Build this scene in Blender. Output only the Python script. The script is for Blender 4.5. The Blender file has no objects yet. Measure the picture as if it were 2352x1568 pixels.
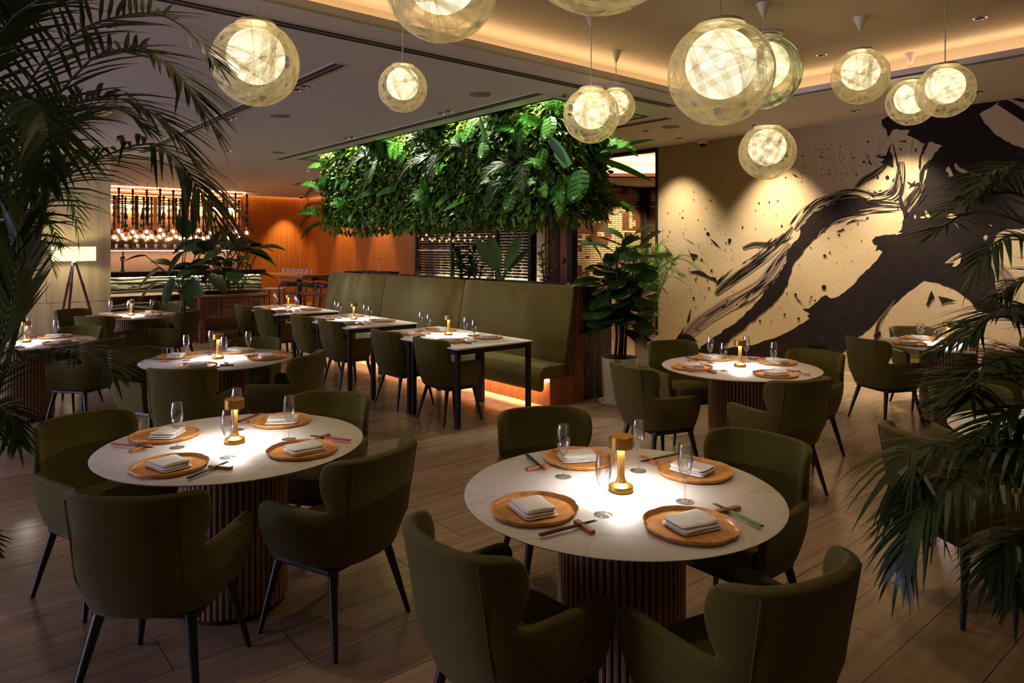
import bpy, math, random
from mathutils import Vector, Matrix
random.seed(11)
sc = bpy.context.scene
COL = sc.collection
PI = math.pi
# ---- camera model: eye 1.68 m above the floor, level, looking along +Y; room axes turned 40 degrees
F, CX, YH, HC = 1605.0, 1176.0, 570.0, 1.68
TH = math.radians(40)
CT, ST = math.cos(TH), math.sin(TH)
def R(a, b, z=0.0):            # room coordinates (a away-left, b away-right) -> world
    return Vector((-ST*a + CT*b, CT*a + ST*b, z))
def P(px, py, Y):              # point seen at a photo pixel, at depth Y
    return Vector(((px-CX)/F*Y, Y, HC-(py-YH)/F*Y))
def G(px, Y, z=0.0):
    return Vector(((px-CX)/F*Y, Y, z))

# ------------------------------------------------------------------ mesh builder
class MB:
    def __init__(s): s.v=[]; s.f=[]; s.uv=[]
    def add(s, vs, fs, uvs=None):
        o=len(s.v); s.v+= [tuple(v) for v in vs]; s.f+=[tuple(i+o for i in f) for f in fs]
        s.uv+= uvs if uvs else [(0,0)]*len(vs)
        return s
    def box(s, x0,x1,y0,y1,z0,z1, m=None):
        vs=[Vector((x,y,z)) for z in (z0,z1) for y in (y0,y1) for x in (x0,x1)]
        if m: vs=[m@v for v in vs]
        return s.add(vs,[(0,2,3,1),(4,5,7,6),(0,1,5,4),(2,6,7,3),(0,4,6,2),(1,3,7,5)])
    def tube(s, pts, r, n=8, cap=True):
        pts=[Vector(p) for p in pts]; k=len(pts)
        rs=r if isinstance(r,(list,tuple)) else [r]*k
        vs=[]; ref=None
        for i,p in enumerate(pts):
            t=(pts[min(i+1,k-1)]-pts[max(i-1,0)]).normalized()
            if ref is None:
                ref=Vector((1,0,0)) if abs(t.x)<.8 else Vector((0,1,0))
            a=(ref-t*ref.dot(t)).normalized(); b=t.cross(a); ref=a
            for j in range(n):
                an=2*PI*j/n; vs.append(p+(a*math.cos(an)+b*math.sin(an))*rs[i])
        fs=[(i*n+j,i*n+(j+1)%n,(i+1)*n+(j+1)%n,(i+1)*n+j) for i in range(k-1) for j in range(n)]
        if cap: fs+=[tuple(range(n-1,-1,-1)),tuple((k-1)*n+j for j in range(n))]
        return s.add(vs,fs)
    def lathe(s, prof, n=24, c=(0,0,0), cap0=False, cap1=False):
        c=Vector(c); vs=[]
        for r,z in prof:
            for j in range(n):
                an=2*PI*j/n; vs.append(c+Vector((r*math.cos(an),r*math.sin(an),z)))
        k=len(prof)
        fs=[(i*n+j,i*n+(j+1)%n,(i+1)*n+(j+1)%n,(i+1)*n+j) for i in range(k-1) for j in range(n)]
        if cap0: fs.append(tuple(range(n-1,-1,-1)))
        if cap1: fs.append(tuple((k-1)*n+j for j in range(n)))
        return s.add(vs,fs)
    def grid(s, rows, closed=False, uvs=None):
        k=len(rows); n=len(rows[0]); vs=[p for r in rows for p in r]
        m=n if closed else n-1
        return s.add(vs,[(i*n+j,i*n+(j+1)%n,(i+1)*n+(j+1)%n,(i+1)*n+j) for i in range(k-1) for j in range(m)],uvs)
    def blade(s, base, d, nrm, L, w, droop=0.3, k=5, shape=None, fold=.25, curl=0):
        # a leaf: base point, direction, face normal, length, half width
        d=d.normalized(); side=d.cross(nrm)
        if side.length<1e-4: side=d.cross(Vector((0.3,1,0.2)))
        side.normalize(); nrm=side.cross(d)
        rows=[]
        for i in range(k+1):
            u=i/k; p=base+d*(L*u)+nrm*(curl*L*u*u)-Vector((0,0,1))*(droop*L*u*u)
            ww=w*(shape(u) if shape else (math.sin(PI*min(1,u*.96+.04))**.8))
            rows.append([p-side*ww+nrm*(fold*ww),p,p+side*ww+nrm*(fold*ww)])
        return s.grid(rows)
    def strip(s, base, d, nrm, L, w, droop, k=4):
        d=d.normalized(); side=d.cross(nrm)
        if side.length<1e-4: side=d.cross(Vector((0.3,1,0.2)))
        side.normalize(); rows=[]
        for i in range(k+1):
            u=i/k; p=base+d*(L*u)-Vector((0,0,1))*(droop*L*u*u)
            ww=w*(min(1,u*6+.35))*(1-u**2.2)+.0004
            rows.append([p-side*ww,p+side*ww])
        return s.grid(rows)
    def build(s, name, mat, parent=None, loc=None, rz=0, smooth=True, bevel=0, solid=0, sub=0, seg=2, recalc=False):
        me=bpy.data.meshes.new(name); me.from_pydata(s.v,[],s.f)
        if any(u!=(0,0) for u in s.uv):
            ul=me.uv_layers.new(name='UVMap')
            for lp in me.loops: ul.data[lp.index].uv=s.uv[lp.vertex_index]
        me.materials.append(mat); me.update()
        if recalc:
            import bmesh
            bm=bmesh.new(); bm.from_mesh(me); bmesh.ops.recalc_face_normals(bm,faces=bm.faces); bm.to_mesh(me); bm.free()
        if smooth: me.polygons.foreach_set('use_smooth',[True]*len(me.polygons))
        o=bpy.data.objects.new(name,me); COL.objects.link(o)
        if bevel or solid or sub:
            if solid:
                m=o.modifiers.new('s','SOLIDIFY'); m.thickness=solid; m.offset=-1; m.use_even_offset=False
            if bevel:
                m=o.modifiers.new('b','BEVEL'); m.width=bevel; m.segments=seg; m.limit_method='ANGLE'; m.angle_limit=math.radians(40)
            if sub:
                m=o.modifiers.new('u','SUBSURF'); m.levels=m.render_levels=sub
            dg=bpy.context.evaluated_depsgraph_get()
            nm=bpy.data.meshes.new_from_object(o.evaluated_get(dg)); o.modifiers.clear(); o.data=nm; nm.name=name
            if smooth: nm.polygons.foreach_set('use_smooth',[True]*len(nm.polygons))
        if smooth and not sub:
            try: o.data.set_sharp_from_angle(angle=math.radians(38))
            except Exception: pass
        if parent: o.parent=parent
        if loc is not None: o.location=loc
        o.rotation_euler=(0,0,rz)
        return o
def T(o, label, cat, group=None, kind=None):
    o['label']=label; o['category']=cat
    if group: o['group']=group
    if kind: o['kind']=kind
    return o
def thing(name, loc, rz, label, cat, group=None):
    o=bpy.data.objects.new(name,None); COL.objects.link(o); o.empty_display_size=.1
    o.location=loc; o.rotation_euler=(0,0,rz)
    return T(o,label,cat,group)
def struct(name, mb, mat, room=True, **k):
    o=mb.build(name,mat,rz=TH if room else 0,**k); o['kind']='structure'; return o
KIDS={}
def dup(root, loc, rz, label, group=None, scale=None):
    def cp(o,par):
        c=o.copy(); COL.objects.link(c)
        if par: c.parent=par
        for ch in [x for x in ALLCH(o)]: cp(ch,c)
        return c
    r=cp(root,None); r.location=loc; r.rotation_euler=(0,0,rz); r['label']=label
    if group: r['group']=group
    if scale: r.scale=(scale,)*3
    return r
def ALLCH(o):
    if o.name not in KIDS: KIDS[o.name]=list(o.children)
    return KIDS[o.name]
class Proto:                   # first use moves the prototype itself, later uses copy it
    def __init__(s, root): s.root=root; s.used=False
    def put(s, loc, rz, label, group=None, scale=None):
        if not s.used:
            s.used=True; ALLCH(s.root)
            for c in s.root.children: ALLCH(c)
            r=s.root; r.location=loc; r.rotation_euler=(0,0,rz); r['label']=label
            if group: r['group']=group
            if scale: r.scale=(scale,)*3
            return r
        return dup(s.root,loc,rz,label,group,scale)

# ------------------------------------------------------------------ materials
def newmat(name):
    m=bpy.data.materials.new(name); m.use_nodes=True; nt=m.node_tree
    return m,nt,nt.nodes['Principled BSDF']
def lin(r,g,b):
    f=lambda c:(c/255/12.92 if c/255<=.04045 else ((c/255+.055)/1.055)**2.4)
    return (f(r),f(g),f(b),1)
def mat(name, col, rough=.5, metal=0, spec=.5, emit=None, estr=0, sheen=0, coat=0):
    m,nt,b=newmat(name)
    b.inputs['Base Color'].default_value=col if len(col)==4 else (*col,1)
    b.inputs['Roughness'].default_value=rough; b.inputs['Metallic'].default_value=metal
    b.inputs['Specular IOR Level'].default_value=spec
    if sheen: b.inputs['Sheen Weight'].default_value=sheen; b.inputs['Sheen Roughness'].default_value=.4
    if coat: b.inputs['Coat Weight'].default_value=coat
    if emit: b.inputs['Emission Color'].default_value=(*emit[:3],1); b.inputs['Emission Strength'].default_value=estr
    return m
def N(nt,t,**k):
    n=nt.nodes.new(t)
    for a,v in k.items():
        if a in n.inputs: n.inputs[a].default_value=v
        else: setattr(n,a,v)
    return n
def L(nt,a,b): nt.links.new(a,b)
def ramp(nt, stops):
    r=nt.nodes.new('ShaderNodeValToRGB'); e=r.color_ramp.elements
    e[0].position,e[0].color=stops[0]; e[1].position,e[1].color=stops[-1]
    for p,c in stops[1:-1]:
        x=e.new(p); x.color=c
    return r
def noisemat(name, stops, scale=(1,1,1), nscale=5, detail=4, rough=.5, bump=0, spec=.5, metal=0, dist=0, coat=0, sheen=0, bscale=None):
    m,nt,b=newmat(name)
    tc=N(nt,'ShaderNodeTexCoord'); mp=N(nt,'ShaderNodeMapping'); mp.inputs['Scale'].default_value=scale
    L(nt,tc.outputs['Object'],mp.inputs['Vector'])
    n=N(nt,'ShaderNodeTexNoise'); n.inputs['Scale'].default_value=nscale; n.inputs['Detail'].default_value=detail; n.inputs['Distortion'].default_value=dist
    L(nt,mp.outputs[0],n.inputs['Vector'])
    r=ramp(nt,stops); L(nt,n.outputs['Fac'],r.inputs[0]); L(nt,r.outputs[0],b.inputs['Base Color'])
    b.inputs['Roughness'].default_value=rough; b.inputs['Specular IOR Level'].default_value=spec; b.inputs['Metallic'].default_value=metal
    if coat: b.inputs['Coat Weight'].default_value=coat; b.inputs['Coat Roughness'].default_value=.1
    if sheen: b.inputs['Sheen Weight'].default_value=sheen
    if bump:
        n2=N(nt,'ShaderNodeTexNoise'); n2.inputs['Scale'].default_value=bscale or nscale*4; n2.inputs['Detail'].default_value=3
        L(nt,mp.outputs[0] if not bscale else tc.outputs['Object'],n2.inputs['Vector'])
        bp=N(nt,'ShaderNodeBump'); bp.inputs['Strength'].default_value=bump; bp.inputs['Distance'].default_value=.01
        L(nt,n2.outputs['Fac'],bp.inputs['Height']); L(nt,bp.outputs[0],b.inputs['Normal'])
    return m
def leafmat(name, c0, c1, rough=.4, trans=.25):
    m,nt,b=newmat(name)
    g=N(nt,'ShaderNodeNewGeometry'); r=ramp(nt,[(0,c0),(1,c1)]); L(nt,g.outputs['Random Per Island'],r.inputs[0])
    L(nt,r.outputs[0],b.inputs['Base Color']); b.inputs['Roughness'].default_value=rough; b.inputs['Specular IOR Level'].default_value=.35
    tr=N(nt,'ShaderNodeBsdfTranslucent'); L(nt,r.outputs[0],tr.inputs['Color'])
    mx=N(nt,'ShaderNodeMixShader'); mx.inputs[0].default_value=trans
    L(nt,b.outputs[0],mx.inputs[1]); L(nt,tr.outputs[0],mx.inputs[2]); L(nt,mx.outputs[0],nt.nodes['Material Output'].inputs[0])
    return m
def glassmat(name, tint=(1,1,1,1), lo=.22, hi=1.0):
    m,nt,b=newmat(name); nt.nodes.remove(b)
    t=N(nt,'ShaderNodeBsdfTransparent'); t.inputs['Color'].default_value=tint
    g=N(nt,'ShaderNodeBsdfGlossy'); g.inputs['Roughness'].default_value=.02
    lw=N(nt,'ShaderNodeLayerWeight'); lw.inputs['Blend'].default_value=.35
    mr=N(nt,'ShaderNodeMapRange'); mr.inputs['To Min'].default_value=lo; mr.inputs['To Max'].default_value=hi
    L(nt,lw.outputs['Facing'],mr.inputs['Value'])
    pw=N(nt,'ShaderNodeMath',operation='POWER'); pw.inputs[1].default_value=1.6
    L(nt,mr.outputs[0],pw.inputs[0])
    mx=N(nt,'ShaderNodeMixShader'); L(nt,pw.outputs[0],mx.inputs[0]); L(nt,t.outputs[0],mx.inputs[1]); L(nt,g.outputs[0],mx.inputs[2])
    L(nt,mx.outputs[0],nt.nodes['Material Output'].inputs[0])
    return m
def emat(name,col,s): return mat(name,(.8,.8,.8,1),.5,emit=col,estr=s)

M={}
M['velvet']=noisemat('olive_velvet',[(.3,lin(88,79,28)),(.7,lin(97,88,34))],nscale=60,detail=2,rough=.9,spec=.12,sheen=.12,bump=.15,bscale=260)
M['banq']=noisemat('olive_bouclé',[(.3,lin(88,75,24)),(.7,lin(100,86,30))],nscale=60,detail=3,rough=.95,spec=.1,sheen=.25,bump=.3,bscale=320)
M['blackleg']=mat('black_lacquer',lin(26,24,22),.35)
M['blackmetal']=mat('black_steel',lin(30,28,26),.4,.3)
M['brass']=mat('brushed_brass',lin(214,164,78),.38,1)
M['copper']=mat('copper',lin(190,110,60),.3,1)
M['white']=mat('white_plastic',lin(225,215,195),.4)
M['ceramic']=mat('white_glazed_ceramic',lin(225,220,210),.18)
M['linen']=noisemat('white_linen',[(.3,lin(226,222,214)),(.7,lin(240,236,228))],nscale=40,rough=.9,spec=.1,bump=.2,bscale=400)
M['soil']=mat('dark_soil',lin(40,28,20),.95)
M['glass']=glassmat('clear_glass')
M['pane']=glassmat('pane_glass',(.96,.97,.97,1),.0,.35)
M['dark']=mat('matt_black',lin(18,16,15),.8)
M['ceil']=mat('ceiling_paint',lin(222,214,206),.9,spec=.1)
M['ceilup']=mat('ceiling_paint_warm',lin(205,190,160),.9,spec=.1)
M['slot']=mat('dark_slot',lin(22,20,20),.7)
M['spk']=noisemat('speaker_mesh',[(.3,lin(120,112,105)),(.7,lin(150,142,132))],nscale=300,rough=.9)
M['chrome']=mat('chrome',lin(180,180,180),.2,1)

def marble(name, base, vein, sc_=2.2, amt=.02, rough=.3):
    m,nt,b=newmat(name); tc=N(nt,'ShaderNodeTexCoord')
    n=N(nt,'ShaderNodeTexNoise'); n.inputs['Scale'].default_value=sc_; n.inputs['Detail'].default_value=8; n.inputs['Distortion'].default_value=1.4
    oi=N(nt,'ShaderNodeObjectInfo'); ad=N(nt,'ShaderNodeVectorMath',operation='ADD'); L(nt,tc.outputs['Object'],ad.inputs[0]); L(nt,oi.outputs['Location'],ad.inputs[1])
    L(nt,ad.outputs[0],n.inputs['Vector'])
    r=ramp(nt,[(0,base),(.5-amt,base),(.5,vein),(.5+amt,base),(1,base)]); L(nt,n.outputs['Fac'],r.inputs[0])
    L(nt,r.outputs[0],b.inputs['Base Color']); b.inputs['Roughness'].default_value=rough
    return m
M['marble']=marble('white_marble',lin(228,222,214),lin(212,203,192),1.5,.012,.42)
M['greenmarble']=None
def greenmarble():
    m,nt,b=newmat('green_wave_marble'); tc=N(nt,'ShaderNodeTexCoord'); mp=N(nt,'ShaderNodeMapping'); mp.inputs['Scale'].default_value=(.5,.5,2.6)
    L(nt,tc.outputs['Object'],mp.inputs[0])
    w=N(nt,'ShaderNodeTexWave',bands_direction='Z'); w.inputs['Scale'].default_value=1.3; w.inputs['Distortion'].default_value=11; w.inputs['Detail'].default_value=3; w.inputs['Detail Scale'].default_value=1.1
    L(nt,mp.outputs[0],w.inputs['Vector'])
    r=ramp(nt,[(0,lin(20,26,20)),(.45,lin(70,80,64)),(.75,lin(120,130,104)),(.93,lin(225,230,205)),(1,lin(60,70,56))]); L(nt,w.outputs['Fac'],r.inputs[0]); L(nt,r.outputs[0],b.inputs['Base Color']); b.inputs['Roughness'].default_value=.2
    return m
M['greenmarble']=greenmarble()
def darkstone():
    m,nt,b=newmat('dark_veined_stone'); tc=N(nt,'ShaderNodeTexCoord'); mp=N(nt,'ShaderNodeMapping'); mp.inputs['Scale'].default_value=(6,6,.45)
    L(nt,tc.outputs['Object'],mp.inputs[0])
    n=N(nt,'ShaderNodeTexNoise'); n.inputs['Scale'].default_value=2.2; n.inputs['Detail'].default_value=7; n.inputs['Distortion'].default_value=.6
    L(nt,mp.outputs[0],n.inputs['Vector'])
    r=ramp(nt,[(0,lin(52,48,36)),(.4,lin(72,66,50)),(.485,lin(66,60,46)),(.5,lin(190,180,140)),(.515,lin(60,54,42)),(1,lin(44,42,34))]); L(nt,n.outputs['Fac'],r.inputs[0]); L(nt,r.outputs[0],b.inputs['Base Color']); b.inputs['Roughness'].default_value=.25
    return m
M['stone']=darkstone()
M['trav']=noisemat('travertine',[(.25,lin(176,160,122)),(.5,lin(208,192,150)),(.75,lin(224,210,170))],scale=(3,3,.25),nscale=2.4,detail=6,rough=.45,dist=.4)
M['orange']=noisemat('orange_veneer',[(.25,lin(146,76,22)),(.5,lin(172,96,30)),(.75,lin(190,112,40))],scale=(9,9,.12),nscale=3,detail=5,rough=.45)
M['mahog']=noisemat('reddish_wood',[(.25,lin(120,62,30)),(.5,lin(144,78,38)),(.75,lin(160,92,48))],scale=(7,7,.4),nscale=3,detail=5,rough=.35)
M['walnut']=noisemat('dark_brown_wood',[(.25,lin(58,32,20)),(.5,lin(84,48,28)),(.75,lin(104,62,38))],scale=(1.2,8,8),nscale=3,detail=5,rough=.4)
M['pedwood']=noisemat('oak_slats',[(.25,lin(150,112,78)),(.5,lin(174,134,96)),(.75,lin(190,150,110))],scale=(14,14,.6),nscale=3,detail=4,rough=.5)
M['tray']=noisemat('ash_wood',[(.2,lin(176,112,52)),(.45,lin(206,140,72)),(.6,lin(222,160,90)),(.8,lin(188,122,60))],scale=(2,22,22),nscale=1.6,detail=4,rough=.32,dist=.5)
M['restwood']=noisemat('reddish_rest_wood',[(.3,lin(150,80,40)),(.7,lin(186,112,62))],scale=(4,30,30),nscale=2,rough=.4)
M['barwood']=noisemat('pale_bar_wood',[(.3,lin(170,110,66)),(.7,lin(196,134,84))],scale=(8,8,.5),nscale=3,rough=.5)
M['oakleg']=noisemat('oak_legs',[(.3,lin(140,84,46)),(.7,lin(166,104,60))],scale=(20,20,2),nscale=2,rough=.45)
M['teak']=noisemat('tripod_teak',[(.3,lin(96,52,26)),(.7,lin(124,70,36))],scale=(20,20,2),nscale=2,rough=.45)
M['console']=noisemat('rustic_dark_wood',[(.25,lin(70,38,20)),(.5,lin(104,58,32)),(.75,lin(128,74,42))],scale=(2,2,9),nscale=3,detail=5,rough=.45)
M['leather']=mat('brown_leather',lin(60,30,22),.45)
M['seatgrey']=mat('grey_seat_pad',lin(120,112,104),.7)
M['thread']=None
def threadmat():
    m,nt,b=newmat('paper_thread'); b.inputs['Base Color'].default_value=lin(240,228,186); b.inputs['Roughness'].default_value=.7
    tr=N(nt,'ShaderNodeBsdfTranslucent'); tr.inputs['Color'].default_value=lin(236,226,190)
    mx=N(nt,'ShaderNodeMixShader'); mx.inputs[0].default_value=.45
    L(nt,b.outputs[0],mx.inputs[1]); L(nt,tr.outputs[0],mx.inputs[2]); L(nt,mx.outputs[0],nt.nodes['Material Output'].inputs[0])
    return m
M['thread']=threadmat()
M['globe']=emat('glowing_paper_globe',(1,.85,.50),1.1)
def _seethrough(mm,f):
    nt=mm.node_tree; o=nt.nodes['Material Output']; b=nt.nodes['Principled BSDF']; t=N(nt,'ShaderNodeBsdfTransparent'); mx=N(nt,'ShaderNodeMixShader'); mx.inputs[0].default_value=f
    L(nt,b.outputs[0],mx.inputs[1]); L(nt,t.outputs[0],mx.inputs[2]); L(nt,mx.outputs[0],o.inputs[0])
_seethrough(M['globe'],.10)
M['lampled']=emat('lamp_led',(1,.92,.85),290)
M['cove']=emat('cove_led',(1,.70,.46),14)
M['led']=emat('warm_led_strip',(1,.77,.47),95)
M['ledw']=emat('white_led_strip',(1,.72,.46),42)
M['bulb']=emat('filament_bulb',(1,.62,.28),22)
M['shade']=None
def shademat():
    m,nt,b=newmat('lamp_shade_linen'); b.inputs['Base Color'].default_value=lin(240,214,150); b.inputs['Roughness'].default_value=.9
    tr=N(nt,'ShaderNodeBsdfTranslucent'); tr.inputs['Color'].default_value=lin(255,240,205)
    mx=N(nt,'ShaderNodeMixShader'); mx.inputs[0].default_value=.65
    L(nt,b.outputs[0],mx.inputs[1]); L(nt,tr.outputs[0],mx.inputs[2]); L(nt,mx.outputs[0],nt.nodes['Material Output'].inputs[0])
    return m
M['shade']=shademat()
def floormat():
    m,nt,b=newmat('stone_planks'); tc=N(nt,'ShaderNodeTexCoord')
    br=N(nt,'ShaderNodeTexBrick'); br.offset=.37; br.offset_frequency=2
    br.inputs['Scale'].default_value=1; br.inputs['Brick Width'].default_value=1.2; br.inputs['Row Height'].default_value=.3; br.inputs['Mortar Size'].default_value=.0022; br.inputs['Mortar Smooth'].default_value=.1
    br.inputs['Color1'].default_value=lin(160,138,114); br.inputs['Color2'].default_value=lin(182,160,134); br.inputs['Mortar'].default_value=lin(66,54,44)
    L(nt,tc.outputs['Object'],br.inputs['Vector'])
    mp=N(nt,'ShaderNodeMapping'); mp.inputs['Scale'].default_value=(.55,7,1); L(nt,tc.outputs['Object'],mp.inputs[0])
    n=N(nt,'ShaderNodeTexNoise'); n.inputs['Scale'].default_value=3; n.inputs['Detail'].default_value=6; L(nt,mp.outputs[0],n.inputs['Vector'])
    r=ramp(nt,[(.3,(.70,.64,.60,1)),(.7,(1.05,1.0,.96,1))]); L(nt,n.outputs['Fac'],r.inputs[0])
    mx=N(nt,'ShaderNodeMix',data_type='RGBA',blend_type='MULTIPLY'); mx.inputs[0].default_value=1
    L(nt,br.outputs['Color'],mx.inputs[6]); L(nt,r.outputs[0],mx.inputs[7]); L(nt,mx.outputs[2],b.inputs['Base Color'])
    n2=N(nt,'ShaderNodeTexNoise'); n2.inputs['Scale'].default_value=1.3; n2.inputs['Detail'].default_value=4; L(nt,tc.outputs['Object'],n2.inputs['Vector'])
    r2=ramp(nt,[(.35,(.14,.14,.14,1)),(.65,(.27,.27,.27,1))]); L(nt,n2.outputs['Fac'],r2.inputs[0]); L(nt,r2.outputs[0],b.inputs['Roughness'])
    b.inputs['Specular IOR Level'].default_value=.5
    return m
M['floor']=floormat()
WALLC=lin(198,174,134); INK=lin(34,27,24)
M['muralwall']=noisemat('mural_paper',[(.3,lin(192,168,128)),(.7,lin(204,180,140))],nscale=40,detail=3,rough=.85,spec=.1)
M['ink']=noisemat('ink',[(.3,lin(32,26,24)),(.7,lin(42,33,29))],nscale=9,detail=4,rough=.8,spec=.12)
M['paperpatch']=mat('mural_paper_patch',WALLC,.85,spec=.1)
def streak(name, thr, ink, soft=.05, vs=26):
    m,nt,b=newmat(name); tc=N(nt,'ShaderNodeTexCoord'); mp=N(nt,'ShaderNodeMapping'); mp.inputs['Scale'].default_value=(1.5,vs*.7,1); L(nt,tc.outputs['UV'],mp.inputs[0])
    n=N(nt,'ShaderNodeTexNoise'); n.inputs['Scale'].default_value=1; n.inputs['Detail'].default_value=5; n.inputs['Distortion'].default_value=.3; L(nt,mp.outputs[0],n.inputs['Vector'])
    # fewer bristle marks near the edges of the stroke
    sx=N(nt,'ShaderNodeSeparateXYZ'); L(nt,tc.outputs['UV'],sx.inputs[0])
    e=N(nt,'ShaderNodeMath',operation='SUBTRACT'); L(nt,sx.outputs['Y'],e.inputs[0]); e.inputs[1].default_value=.5
    e2=N(nt,'ShaderNodeMath',operation='ABSOLUTE'); L(nt,e.outputs[0],e2.inputs[0])
    e3=N(nt,'ShaderNodeMath',operation='POWER'); L(nt,e2.outputs[0],e3.inputs[0]); e3.inputs[1].default_value=3
    e4=N(nt,'ShaderNodeMath',operation='MULTIPLY_ADD'); L(nt,e3.outputs[0],e4.inputs[0]); e4.inputs[1].default_value=-1.4; L(nt,n.outputs['Fac'],e4.inputs[2])
    r=ramp(nt,[(thr-soft,WALLC),(thr+soft,ink)]); L(nt,e4.outputs[0],r.inputs[0]); L(nt,r.outputs[0],b.inputs['Base Color'])
    b.inputs['Roughness'].default_value=.85; b.inputs['Specular IOR Level'].default_value=.1
    return m
M['dry']=streak('dry_brush_ink',.455,INK)
M['dry2']=streak('grey_brush_ink',.42,lin(112,92,82),.09,34)
M['dry3']=streak('dense_brush_ink',.40,INK,.04)
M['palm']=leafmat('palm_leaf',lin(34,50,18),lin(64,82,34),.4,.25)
M['palmlit']=leafmat('lit_palm_leaf',lin(52,104,30),lin(96,150,56),.4,.3)  # palm leaf colour made lighter for the palms standing in strong light
M['fig']=leafmat('fig_leaf',lin(30,56,20),lin(56,82,32),.35,.15)
M['broad']=leafmat('broad_leaf',lin(26,50,20),lin(48,76,34),.4,.15)
M['banana']=leafmat('banana_leaf',lin(72,104,44),lin(96,124,58),.45,.3)
M['small']=leafmat('small_ivy_leaf',lin(36,84,18),lin(128,156,56),.35,.25)
M['strap']=leafmat('strap_leaf',lin(40,92,22),lin(74,120,38),.35,.3)
M['fern']=leafmat('fern_leaf',lin(40,88,20),lin(70,124,34),.45,.25)
M['brownfern']=leafmat('brown_fern_leaf',lin(38,46,20),lin(56,58,28),.5,.2)
M['stem']=mat('green_brown_stem',lin(70,66,34),.6)
M['trunk']=mat('grey_brown_trunk',lin(72,56,42),.8)
# ================================================================== THE ROOM SHELL (mesh coords: x=b, y=a, turned 40 degrees)
ZC=3.29; ZU=3.55
def rbox(mb,b0,b1,a0,a1,z0,z1): return mb.box(b0,b1,a0,a1,z0,z1)
m=MB(); rbox(m,-9,17,-5,24,-.1,0); struct('floor',m,M['floor'])
# lower ceiling, with the raised bay (a<4.53, b<7.05) and the opening for the green wall cut out
m=MB(); TKS=.02
for b0,b1,a0,a1 in [(-9,5.2,4.53,24),(5.2,6.75,4.53,5.5),(5.2,6.75,12.18,24),(6.75,9.0,4.53,24),(7.05,9.0,-5,4.53)]:
    rbox(m,b0,b1,a0,a1,ZC,ZC+TKS)
rr=.55; cb,ca=7.05-rr,4.53-rr
arc=[(cb+rr*math.sin(t*PI/2/10),ca+rr*math.cos(t*PI/2/10)) for t in range(11)]
vs=[(7.05,4.53,ZC)]+[(x,y,ZC) for x,y in arc]
m.add(vs,[(0,i+1,i+2) for i in range(10)])
# lip of the cove
lip=[(-9,4.53)]+arc+[(7.05,-5)]
def wall_path(mb,path,z0,z1,off=0):
    rows=[[Vector((x,y,z)) for x,y in path] for z in (z0,z1)]
    mb.grid(rows)
wall_path(m,lip,ZC,ZC+.075)
lip2=[(-9,4.55)]+[(cb+(rr+.02)*math.sin(t*PI/20),ca+(rr+.02)*math.cos(t*PI/20)) for t in range(11)]+[(7.07,-5)]
m.grid([[Vector((x,y,ZC+.075)) for x,y in lip],[Vector((x,y,ZC+.075)) for x,y in lip2]])
wall_path(m,lip2,ZC+.02,ZC+.075)
struct('ceiling',m,M['ceil'],smooth=False)
m=MB(); rbox(m,-9,7.42,-5,4.9,ZU,ZU+.05)
out=[(-9,4.88)]+[(cb+(rr+.35)*math.sin(t*PI/20),ca+(rr+.35)*math.cos(t*PI/20)) for t in range(11)]+[(7.40,-5)]
wall_path(m,out,ZC+.02,ZU)
m.grid([[Vector((x,y,ZC+.022)) for x,y in lip2],[Vector((x,y,ZC+.022)) for x,y in out]])
struct('ceiling_raised',m,M['ceilup'],smooth=False)
# cove light strip
mid=[(-9,4.70)]+[(cb+(rr+.17)*math.sin(t*PI/20),ca+(rr+.17)*math.cos(t*PI/20)) for t in range(11)]+[(7.22,-5)]
mid2=[(-9,4.74)]+[(cb+(rr+.21)*math.sin(t*PI/20),ca+(rr+.21)*math.cos(t*PI/20)) for t in range(11)]+[(7.26,-5)]
m=MB(); m.grid([[Vector((x,y,ZC+.032)) for x,y in mid],[Vector((x,y,ZC+.032)) for x,y in mid2]])
o=m.build('cove_light_strip',M['cove'],rz=TH); T(o,'warm light strip hidden in the ceiling cove around the raised bay','light strip')
# opening above the green wall: shaft and lit top
m=MB()
rbox(m,5.16,5.2,5.46,12.22,ZC+.0,ZC+.5); rbox(m,6.75,6.79,5.46,12.22,ZC,ZC+.5); rbox(m,5.2,6.75,5.46,5.5,ZC,ZC+.5); rbox(m,5.2,6.75,12.18,12.22,ZC,ZC+.5)
rbox(m,5.16,6.79,5.46,12.22,ZC+.5,ZC+.54)
struct('ceiling_recess',m,M['ceil'],smooth=False)
# mural wall, its end, baseboard, outlet
m=MB(); rbox(m,8.96,9.12,-5,7.05,0,ZC); struct('wall_right',m,M['muralwall'],smooth=False)
m=MB(); rbox(m,8.94,9.14,7.05,7.09,0,ZC); rbox(m,8.95,9.1,7.05,9.15,ZC-.05,ZC+.01); struct('trim_1',m,M['dark'],smooth=False)
m=MB(); rbox(m,8.945,8.96,-5,7.05,0,.1); struct('baseboard_right',m,M['trav'],smooth=False,bevel=.003)
m=MB(); rbox(m,8.95,8.958,4.33,4.57,.40,.53)
oo=m.build('outlet_plate',M['blackmetal'],rz=TH,bevel=.003); T(oo,'black wall outlet plate low on the ink mural','outlet')
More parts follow.
